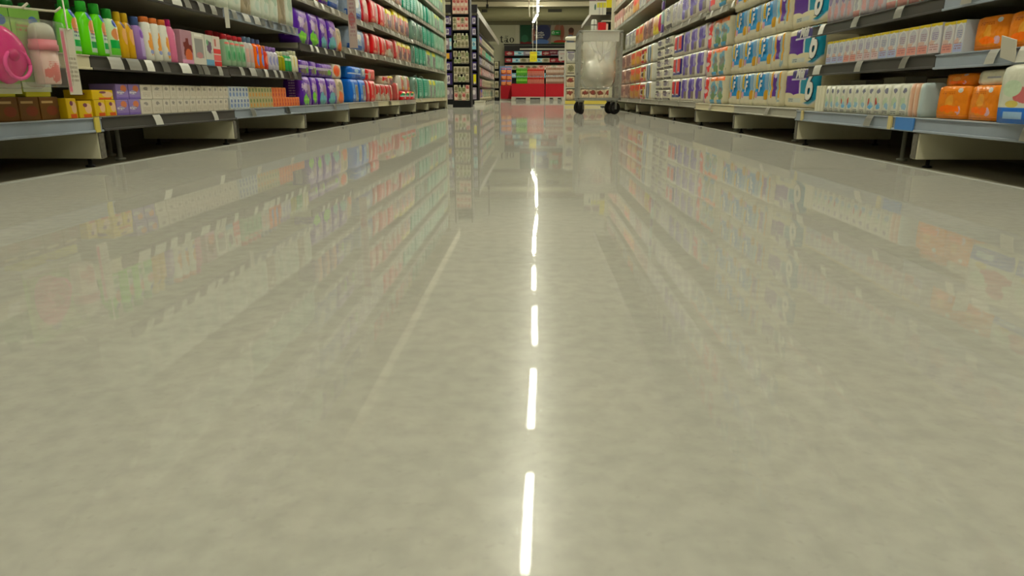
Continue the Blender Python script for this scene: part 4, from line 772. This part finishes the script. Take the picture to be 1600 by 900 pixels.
def bag():
    t = thing('plastic_bag', 'big milky clear plastic bag hung inside the wheeled cage', 'bag', (.745, 8.1, 0))
    hw, y0, y1 = .205, .022, .59
    bm = bmesh.new(); n = 40; rows = []
    prof = [(.9, 1.0, 1.0), (.86, .985, .98), (.8, .96, .94), (.74, .95, .9), (.68, .95, .84), (.63, .95, .8), (.58, .97, .8), (.54, .99, .84), (.48, 1.0, .88), (.42, .99, .88), (.36, .95, .84), (.31, .84, .72), (.28, .66, .54), (.268, .4, .3), (.265, .1, .1)]
    for z, sx, sy in prof:
        ring = []
        for k in range(n):
            a = 2 * math.pi * k / n; c, s = math.cos(a), math.sin(a); e = 6 if z > .6 else 3
            q = 1 / (abs(c) ** e + abs(s) ** e) ** (1 / e)
            fold = .006 * math.sin(9 * a + z * 12) + .005 * math.sin(17 * a - z * 30)
            if .5 < z < .85: fold += .012 * math.exp(-((z - .66) / .08) ** 2) * math.sin(a * 13)
            ring.append(bm.verts.new((hw * sx * c * q * (1 - abs(fold)), (y0 + y1) / 2 + ((y1 - y0) / 2 * sy) * s * q + fold * 1.2 * (z < .86), z)))
        rows.append(ring)
    for p, q in zip(rows, rows[1:]):
        for k in range(n): bm.faces.new((p[k], q[k], q[(k + 1) % n], p[(k + 1) % n]))
    bm.faces.new(rows[-1])
    ob('film', finish(bm, 'film', clear_film('milky_film', .3, (.93, .93, .86), .18), None, True), t)
    bm = bmesh.new(); bmesh.ops.create_icosphere(bm, subdivisions=4, radius=1)
    rr = random.Random(3)
    for v in bm.verts:
        p = v.co.copy(); k = 1 + .07 * math.sin(7 * p.x + 3 * p.z) * math.sin(6 * p.z - 2 * p.y) + .045 * math.sin(15 * p.x - 9 * p.z) + .03 * math.sin(23 * p.z + 11 * p.x)
        z = p.z * .135 * k
        v.co = (p.x * .185 * k, p.y * .225 * k, z + (.09 * math.exp(-((p.x) ** 2 + p.y ** 2) * 6) if p.z > 0 else 0))
    ob('film_bundle', finish(bm, 'bundle', mat('crumpled_film', (226, 222, 204), .3, crinkle=.6), None, True), t, (0, .29, .445), label='crumpled ball of packing film in the bag')
    # gathered neck: creases running to the middle of the front
    bm = bmesh.new()
    for k, x in enumerate((-.185, -.14, -.06, .03, .09, .15, .19)):
        q = rr.uniform(-.03, .03); pts = [(x + (q - x) * u ** 1.3 + .006 * math.sin(u * 7 + k), .012 - .012 * math.sin(u * 3.1), .84 - u * rr.uniform(.2, .3) * .97 - .02 * abs(x) * u) for u in [j / 6 for j in range(7)]]
        pts = sorted(pts, key=lambda p: -p[2]); tube_into(bm, pts, rr.uniform(.0015, .0035), 5)
    ob('crease', finish(bm, 'crease', clear_film('crease_film', .6, (.9, .9, .84), .1), None, True), t)
    bm = bmesh.new(); tube_into(bm, [(-.2, -.023, .89), (.2, -.023, .89)], .007, 6)
    for k in range(2): add_box(bm, -.2, .2, -.0175 - .002 * k, -.0165 - .002 * k, .78, .885)
    ob('turned_rim', finish(bm, 'rim', clear_film('rim_film', .5, (.85, .85, .78), .2)), t)
bag()

# ------------------------------------------------------------------ racks and displays across the cross aisle
def rack(name, label, x0, x1, y, depth, shelves, top, m=M_black, cat='display rack', sides=True):
    t = thing(name, label, cat, ((x0 + x1) / 2, y, 0)); w2 = (x1 - x0) / 2
    ob('base', rect_mesh('base', m, -w2, w2, 0, depth, 0, .1, .003), t)
    ob('back_panel', rect_mesh('back_panel', m, -w2, w2, depth - .02, depth, .1, top), t)
    if sides:
        for s in (-1, 1): ob('side_panel', rect_mesh('side_panel', m, s * w2 - (.018 if s > 0 else 0), s * w2 + (0 if s > 0 else .018), .0, depth - .021, .101, top), t)
    for z in shelves: ob('shelf', rect_mesh('shelf', m, -w2 + .02, w2 - .02, .0, depth - .022, z - .02, z, .001), t)
    return t
def fill(x0, x1, y, z, h, styles, wd, d, where, group, share=None):
    x = x0 + wd / 2
    while x + wd / 2 <= x1 + .001:
        place(R.choice(styles), wd - .003, d, h, (x, y + d / 2 + .004, z + .0006), 0, where, group, share=share, frm='left'); x += wd
za = [.116, .42, .72, .97, 1.25, 1.5, 1.78]
rack('side_rack', 'narrow black side rack of pale goods past the left gondola', -1.375, -1.06, 12.2, .36, za, 2.0)
for i, z in enumerate(za[:-1]):
    hh = (za[i + 1] - z - .05) / 2
    for lay in range(2):
        fill(-1.35, -1.08, 12.2, z + lay * (hh + .001), hh, ['serum_bottle', 'box_bone'] if i in (1, 2, 3) else ['box_bone', 'serum_bottle', 'box_pinkbone'] if i == 0 else ['box_pinkbone'] if i > 4 else ['box_pinkbone', 'box_bone'], .066, .06, '%s %s shelf, left side rack' % ('upper' if lay else 'lower', nth(i)), 'goods on the left side rack')
tag(ob('step_box', rect_mesh('step_box', flat((200, 196, 180), .5), 0, 0, 0, 0, 0, 0, boxes=[(-1.2, -.99, 14.6, 14.95, .0, .05), (-1.2, -1.0, 14.62, 14.95, .055, .07), (-1.2, -.99, 14.6, 14.95, .072, .09)])), 'low white stack of trays on the floor by the left side rack', 'tray')
zb = [.11, .42, .72, .956, 1.15, 1.44, 1.66]
def endcap(side, x0, x1, y, sets, lab):
    rack('end_display', lab, x0, x1, y, .4, zb, 1.88)
    for i, z in enumerate(zb):
        fill(x0 + .02, x1 - .02, y, z, (zb + [1.88])[i + 1] - z - .06, sets[i], .115, .1, '%s shelf, %s end display' % (nth(i), side), 'goods on the %s end display' % side)
endcap('left', -1.95, -1.2, 15.7, [['box_mauve', 'box_navy'], ['box_lemon', 'box_navy'], ['box_navy'], ['box_amber', 'box_navy'], ['box_sky', 'box_mauve'], ['box_navy'], ['box_navy', 'box_mauve']], 'black end display of violet boxes beyond the left side rack')
tag(ob('header_board', rect_mesh('header_board', flat((38, 36, 38), .5), -1.95, -1.2, 15.66, 15.69, 1.89, 2.05, .002)), 'dark header board on top of the left end display', 'sign')
# far gondola blocks
FL, FR = -1.4, 1.47
def far_side(side, xf, n, y0, mats, nper=3):
    for i in range(n):
        zs = [.14, .42, .72, .98, 1.25, 1.52, 1.78]
        bay(side, y0 + i, zs, 'grey shelving bay far down the aisle on the %s, %s of its block' % (side, nth(i)), M_cream, [M_dark], xf=xf, tags=0, group='far %s bays' % side)
        for k, z in enumerate(zs[:-1]):
            s = mats[min(len(mats) - 1, i // 2)]
            for q in range(nper):
                sn = R.choice(s[k % len(s)]); wv = .98 / nper; sg = -1 if side == 'left' else 1
                place(sn, wv - .02, .14, .2 if k < 5 else .19, (xf + sg * .1, y0 + i + .01 + wv * (q + .5), z + .0006), front(side)[1], 'far', 'small goods on the far %s shelves' % side,
                      share='%s, %s on the %s shelf up, %s far %s bay' % (ST[sn]['desc'], nth(q), nth(k), nth(i), side))
far_side('left', FL, 10, 16.15, [[['box_violetblue', 'box_ruby'], ['box_ruby', 'box_mauve'], ['box_mauve'], ['box_navy', 'box_ruby'], ['box_mauve'], ['box_bone', 'box_mauve']], [['box_violetblue', 'box_amber'], ['box_ruby', 'box_navy'], ['box_ruby', 'box_bone'], ['box_navy'], ['box_bone', 'box_ruby']], [['box_bone', 'nappy_green'], ['box_bone'], ['box_pinkbone', 'box_mauve'], ['box_bone', 'box_mauve']]])
far_side('right', FR, 4, 16.2, [[['rose_pack', 'box_bone'], ['box_bone'], ['box_pinkbone']]], 2)
# end display behind the cage
zc = [.1, .36, .62, .88, 1.14]
t = rack('end_display', 'white end display of rose printed packs behind the wheeled cage', .68, 1.9, 15.4, .5, zc, 1.3, flat((196, 192, 176), .5))
ob('base_strip', rect_mesh('base_strip', mat('yellow_strip', (220, 200, 90), .4), -.6, .6, -.012, -.001, .015, .085), t, label='yellow base strip')
for i, z in enumerate(zc[:-1]):
    fill(.7, 1.88, 15.4, z, .225, ['rose_pack'] if i < 1 else ['box_bone', 'rose_pack', 'box_sky', 'carton_grey'] if i < 3 else ['box_bone', 'pot_white'], .19 if i else .165, .16, '%s shelf, display behind cage' % nth(i), 'packs on the display behind the cage')
tag(ob('white_canopy', soft_mesh('white_canopy', flat((232, 228, 210), .4), .4, .3, .07), None, (.86, 15.25, 1.3002)), 'white rounded cover on top of the display behind the cage', 'cover')
# price board stand past the right gondola
t = thing('price_stand', 'black stand with white price board and red box past the right gondola', 'sign stand', (1.14, 12.3, 0))
ob('post', rect_mesh('post', M_black, .2, .28, .05, .09, .021, 1.9), t); ob('base', rect_mesh('base', M_black, .05, .3, -.05, .3, 0, .02, .003), t); ob('arm', rect_mesh('arm', M_black, -.2, .199, .055, .085, 1.5, 1.54), t); ob('arm', rect_mesh('arm', M_black, -.2, .199, .055, .085, 1.192, 1.23), t)
bm_ = mat('price_board', (206, 204, 192), .4, (('r', .5, .85, .5, .15, (120, 96, 110)), ('r', .2, .85, .1, .08, (60, 60, 80)), ('r', .72, .5, .26, .13, (206, 196, 60)), ('r', .6, .3, .02, .3, (150, 150, 150)), ('r', .8, .3, .02, .3, (150, 150, 150)), ('e', .35, .4, .05, .16, (60, 100, 90))))
ob('price_board', box_mesh('price_board', bm_, .28, .012, .3, .001), t, (-.08, .0, 1.49))
ob('lettering', text_mesh('7', .11, M_white_print, .2, .004), t, (-.09, -.008, 1.715))
ob('yellow_card', box_mesh('yellow_card', flat((216, 200, 30), .5), .14, .004, .26, 0), t, (.13, -.012, 1.6))
ob('red_box', box_mesh('red_box', flat((200, 30, 36), .4), .13, .12, .16), t, (-.01, -.075, 1.2))
ob('box_shelf', rect_mesh('box_shelf', M_black, -.2, .3, -.14, .05, 1.17, 1.19), t)
ob('pouch', soft_mesh('pouch', mat('pouch_print', (206, 206, 196), .3, (('r', .5, .5, .04, .5, (60, 60, 60)), ('r', .5, .6, .5, .03, (40, 40, 40)))), .1, .05, .22), t, (-.14, -.085, 1.1905))

# ------------------------------------------------------------------ pallets of drinks
M_card = mat('red_card', (178, 26, 38), .5, noise=.06, nscale=4); M_pal = mat('grey_pallet', (186, 180, 166), .6, noise=.12, nscale=5)
def pallet(x0, x1, y, d, label, zb=.14):
    t = thing('pallet', 'pale pallet ' + label, 'pallet', ((x0 + x1) / 2, y, 0)); w2 = (x1 - x0) / 2
    for s in (-1, 0, 1):
        bx = s * (w2 - .07); ob('block', rect_mesh('block', M_pal, bx - .07, bx + .07, 0, .14, .0, .1, .003), t); ob('block', rect_mesh('block', M_pal, bx - .07, bx + .07, d - .14, d, .0, .1, .003), t)
    for k in range(5):
        yy = k * (d - .12) / 4; ob('deck_board', rect_mesh('deck_board', M_pal, -w2, w2, yy, yy + .12, .101, .135, .002), t)
    c = thing('card_tray', 'red cardboard tray ' + label, 'box', ((x0 + x1) / 2, y, .136))
    ob('wall', rect_mesh('wall', M_card, 0, 0, 0, 0, 0, 0, .002, boxes=[(-w2 + .005, w2 - .005, .0, .008, 0, .42), (-w2 + .005, -w2 + .013, .009, d - .01, 0, .42), (w2 - .013, w2 - .005, .009, d - .01, 0, .42), (-w2 + .005, w2 - .005, d - .009, d, 0, .42)]), c)
    ob('tray_floor', rect_mesh('tray_floor', M_card, -w2 + .014, w2 - .014, .01, d - .012, .0, .40), c, label='red card filling that carries the bottles')
pallet(-.73, .385, 24.0, .8, 'under the green and red drinks'); pallet(.41, 1.1, 24.0, .8, 'under the white capped drinks')
def drinks(sn, x0, n, wd, desc, where, zz, h):
    for tier in range(2):
        if 0: tag(ob('tier_card', slab(x0 - .005, x0 + n * wd + .005, 24.015, 24.3, zz + h + .0015, zz + h + .0055, flat((190, 120, 100), .6))), 'thin card layer between %ss on the pallet' % desc, 'card')
        for k in range(n):
            for r in range(2):
                s = '%s, %s from left, %s row, %s tier, far pallet' % (desc, nth(k), 'back' if r else 'front', 'upper' if tier else 'lower')
                place(sn, wd - .003, wd - .003, h, (x0 + (k + .5) * wd, 24.05 + r * (wd + .005), zz + tier * (h + .0015) + .0007), 0, 'drinks', '%ss on the far pallet' % desc, share=s)
drinks('pop_green', -.57, 8, .046, 'green drink bottle', '', .537, .265)
drinks('pop_red', -.195, 11, .051, 'red and white drink bottle', '', .537, .265)
drinks('pop_white', .42, 12, .05, 'brown drink bottle with white cap', '', .537, .285)
t = thing('promo_stand', 'stand of orange snack packs in a red bin left of the pallets', 'display', (-.98, 24.6, 0))
ob('bin', rect_mesh('bin', M_card, -.14, .24, 0, .4, .06, .5, .004), t); ob('foot', rect_mesh('foot', M_pal, -.12, .22, .03, .37, 0, .058), t); ob('header', rect_mesh('header', flat((120, 150, 190), .5), -.2, .24, .37, .39, .5, 1.15), t)
for k in range(3):
    for i in range(2): place('pack_tan', .18, .12, .19, (-1.02 + i * .185, 24.72, .5015 + k * .192), 0, '%s layer in the red bin' % LV[k], 'snack packs in the red bin')
t = rack('white_goods_rack', 'slim dark rack of white boxes beside the red bin', -1.32, -1.15, 24.4, .3, [.12, .42, .75, 1.05], 1.3)
for i, z in enumerate([.12, .42, .75, 1.05]): fill(-1.3, -1.17, 24.4, z, .22, ['box_bone'], .12, .1, '%s shelf, slim dark rack' % nth(i), 'white boxes on the slim rack')

# ------------------------------------------------------------------ far wall: posters and display
def poster(name, label, x0, x1, z0, z1, base, shapes, y=33.94):
    return tag(ob(name, box_mesh(name, mat(name + '_print', base, .6, shapes), x1 - x0, .03, z1 - z0, 0), None, ((x0 + x1) / 2, y, z0)), label, 'sign')
poster('sign_panel', 'cream wall panel with black letters at the far end', -3.2, -.86, 2.45, 3.29, (198, 196, 168), ())
poster('sign_panel', 'narrow cream wall panel beside the green poster', -.85, -.65, 2.45, 3.29, (206, 202, 178), ())
poster('poster', 'green poster with red foot on the far wall', -.62, -.1, 2.45, 3.29, (40, 86, 60), (('r', .5, .06, .5, .07, (130, 40, 40)), ('e', .4, .3, .3, .2, (56, 110, 80))))
poster('poster', 'white rimmed poster with violet swirl and text on far wall', -.09, .8, 2.45, 3.29, (150, 136, 130), (('e', .55, .95, .45, .4, (96, 90, 104)), ('e', .62, .6, .36, .44, (62, 66, 106)), ('e', .5, .12, .4, .14, (96, 130, 196)), ('r', .03, .45, .025, .4, (214, 200, 190)), ('r', .1, .5, .06, .3, (150, 66, 60))))
poster('poster', 'poster of people with raised arms on the far wall', .81, 2.3, 2.45, 3.29, (176, 160, 136), (('e', .22, .75, .12, .3, (170, 116, 96)), ('e', .34, .6, .07, .4, (166, 100, 80)), ('e', .62, .62, .08, .2, (150, 90, 70)), ('e', .6, .2, .12, .3, (120, 130, 150)), ('e', .28, .12, .2, .1, (190, 60, 40)), ('r', .2, .04, .3, .05, (60, 120, 60)), ('e', .62, .72, .085, .14, (90, 60, 50))))
sl = thing('wall_text', 'white text lines on the violet swirl poster', 'lettering', (.28, 33.92, 2.72))
ob('lettering', text_mesh('Cartão', .13, M_white_print, 0, .003, .004), sl, (0, 0, .2))
M_bar = flat((214, 210, 206), .5)
for k, (z, wv) in enumerate(((.1, .5), (0, .36))):
    for q in range(int(wv / .06)): ob('letter_mark', rect_mesh('letter_mark', M_bar, -wv / 2 + q * .06, -wv / 2 + q * .06 + .045, -.004, .004, z, z + .06 + .02 * (q % 3 == 1)), sl)
ex = thing('exit_sign', 'green lit exit sign with white arrow hung before the far wall', 'sign', (1.02, 33.5, 2.82))
gm = mat('exit_green', (30, 140, 60), .5, (('e', .2, .5, .14, .36, (206, 226, 200)), ('r', .2, .4, .04, .3, (40, 140, 70)), ('r', .66, .5, .16, .08, (214, 234, 214))), emit=.0)
ob('panel', box_mesh('panel', gm, .42, .03, .2), ex)
bm = bmesh.new(); vs = [bm.verts.new(p) for p in ((.12, -.017, .04), (.18, -.017, .1), (.12, -.017, .16))]; bm.faces.new(vs); bmesh.ops.solidify(bm, geom=list(bm.faces), thickness=.003)
ob('arrow_head', finish(bm, 'arrow_head', M_bar), ex)
bm = bmesh.new(); tube_into(bm, [(-.15, .015, .2), (-.15, .015, 1.78)], .006, 4); tube_into(bm, [(.15, .015, .2), (.15, .015, 1.78)], .006, 4); ob('hanger', finish(bm, 'hanger', M_galv), ex)
def serif_tao():
    t = thing('wall_lettering', 'black serif letters on the cream wall panel', 'lettering', (-1.52, 33.92, 2.53)); K = flat((24, 22, 22), .5)
    def poly(pl):
        bm = bmesh.new()
        for p in pl:
            f = bm.faces.new([bm.verts.new((x, 0, z)) for x, z in p])
        bmesh.ops.recalc_face_normals(bm, faces=bm.faces); bmesh.ops.solidify(bm, geom=list(bm.faces), thickness=.01); return bm
    def ringp(cx, cz, rx, rz, ix, iz, n=20):
        o = [(cx + rx * math.cos(2 * math.pi * k / n), cz + rz * math.sin(2 * math.pi * k / n)) for k in range(n)]; i = [(cx + ix * math.cos(2 * math.pi * k / n), cz + iz * math.sin(2 * math.pi * k / n)) for k in range(n)]
        return [(o[k], o[(k + 1) % n], i[(k + 1) % n], i[k]) for k in range(n)]
    ob('letter', finish(poly([((0, .05), (.05, .05), (.05, .3), (0, .27)), ((-.05, .2), (.11, .2), (.11, .225), (-.05, .225)), ((0, .05), (.02, 0), (.09, .0), (.05, .05)), ((.09, 0), (.125, .03), (.115, .045), (.06, .05))]), 'letter', K), t)
    ob('letter', finish(poly([((.27, .0), (.32, .0), (.32, .17), (.27, .17)), ((.32, 0), (.37, .0), (.37, .025), (.32, .04)), ((.17, .16), (.2, .215), (.21, .18)), ((.2, .215), (.28, .215), (.32, .17), (.26, .19), (.21, .19))] + ringp(.225, .06, .06, .06, .03, .035, 14) + [((.19, .27), (.24, .3), (.3, .27), (.35, .3), (.35, .28), (.3, .25), (.24, .28), (.19, .25))]), 'letter', K), t)
    ob('letter', finish(poly(ringp(.51, .107, .105, .112, .052, .095, 20)), 'letter', K), t)
serif_tao()
wd_ = rack('wall_display', 'long dark wall shelving behind the pallets at the far end', -1.35, 2.1, 33.2, .5, [.5, .95, 1.3, 1.62, 1.92], 2.38, flat((60, 58, 56), .5), 'shelving', False)
ob('light_rail', rect_mesh('light_rail', flat((228, 222, 204), .4), -1.0, 1.3, -.03, -.002, 2.17, 2.22, .003), wd_, label='pale light rail across the shelving')
for z, stl, wv, h in ((1.3, ['box_bone', 'box_pinkbone'], .3, .2), (1.62, ['box_sky', 'box_bone', 'box_wine'], .34, .18), (1.92, ['box_sky', 'box_mauve', 'box_wine'], .42, .18), (.95, ['box_sky'], .34, .2)):
    fill(-1.3, 2.05, 33.2, z, h, stl, wv, .2, {1.3: 'third', 1.62: 'second', 1.92: 'top', .95: 'lowest'}[z] + ' shelf, far wall', 'boxes on the far wall shelving')
for z in (2.3,): tag(ob('header_strip', rect_mesh('header_strip', flat((30, 30, 30), .5), -1.35, 2.1, 33.14, 33.18, 2.36, 2.42)), 'thin black header strip over the far wall shelving', 'sign')
ob('sign', box_mesh('wine_sign', mat('wine_sign', (96, 26, 44), .5, (txt(.5, .5, .36, .2, (200, 170, 170), 1),)), .4, .02, .2, 0), wd_, (.525, -.012, 1.96), label='wine red sign')
ob('sign', box_mesh('white_sign', mat('white_sign', (206, 200, 190), .5, (txt(.5, .7, .36, .1, (200, 130, 130), 1), ('e', .3, .25, .1, .1, (120, 110, 110)))), .42, .02, .42, 0), wd_, (.985, -.012, 1.7), label='white printed sign')
ys = thing('price_sign', 'yellow price sign hung over the pallets', 'sign', (0, 24.2, 1.26))
ob('card', box_mesh('card', mat('yellow_sign', (206, 196, 30), .5, (txt(.5, .4, .36, .2, (150, 130, 30), 2), ('r', .5, .85, .4, .06, (190, 160, 40)))), .24, .012, .32, 0), ys)
bm = bmesh.new(); tube_into(bm, [(.1, 0, .33), (.1, 0, 3.33)], .012, 5); tube_into(bm, [(-.02, .0, .33), (-.02, 0, 3.33)], .004, 5); ob('hanging_rod', finish(bm, 'rod', flat((226, 220, 204), .4)), ys)
pl = thing('hanging_pole', 'black pole hanging from the ceiling above the left block', 'pole', (-1.79, 28.4, 3.4)); bm = bmesh.new(); tube_into(bm, [(0, 0, .1), (0, 0, 1.2)], .02, 6); ob('rod', finish(bm, 'rod', M_black), pl); ob('weight', ring_mesh('weight', M_black, [(0, .05, .05), (.14, .05, .05)], .1, .1, .14, 8, 2), pl)
lr = thing('hanging_light_rail', 'slim pale light rail hung left of the lamp row', 'lamp', (-.16, 27, 3.2)); ob('rail', rect_mesh('rail', flat((214, 206, 184), .4), -.02, .02, -5, 2.5, 0, .05), lr)
bm = bmesh.new()
for y in (-4.5, 2): tube_into(bm, [(0, y, .05), (0, y, 1.4)], .006, 4)
ob('hanger', finish(bm, 'hanger', M_galv), lr)

# ------------------------------------------------------------------ labels: count along each row, starting with the first one in view
FW = Vector((-math.sin(ps) * math.cos(th), math.cos(ps) * math.cos(th), -math.sin(th))); RT = Vector((math.cos(ps), math.sin(ps), 0)); UPV = RT.cross(FW)
def in_view(p):
    v = Vector(p) + Vector((0, 0, .04)) - cam.location; d = v.dot(FW)
    return d > .1 and abs(v.dot(RT)) * F / d < 830 and abs(v.dot(UPV)) * F / d < 470
for (ds, where, frm), objs in count.items():
    objs.sort(key=lambda o: o.location.y if frm == 'camera' else o.location.x)
    vis = [o for o in objs if in_view(o.location)]; out = [o for o in objs if not in_view(o.location)]
    for i, o in enumerate(vis): o['label'] = '%s, %s from %s, %s' % (ds, nth(i), frm, where) if len(vis) > 1 else '%s, only one %s' % (ds, where if where.split()[0] in ('on', 'flat', 'behind', 'back') else 'on ' + where)
    for i, o in enumerate(out): o['label'] = '%s, %s beyond the frame, %s' % (ds, nth(i), where)
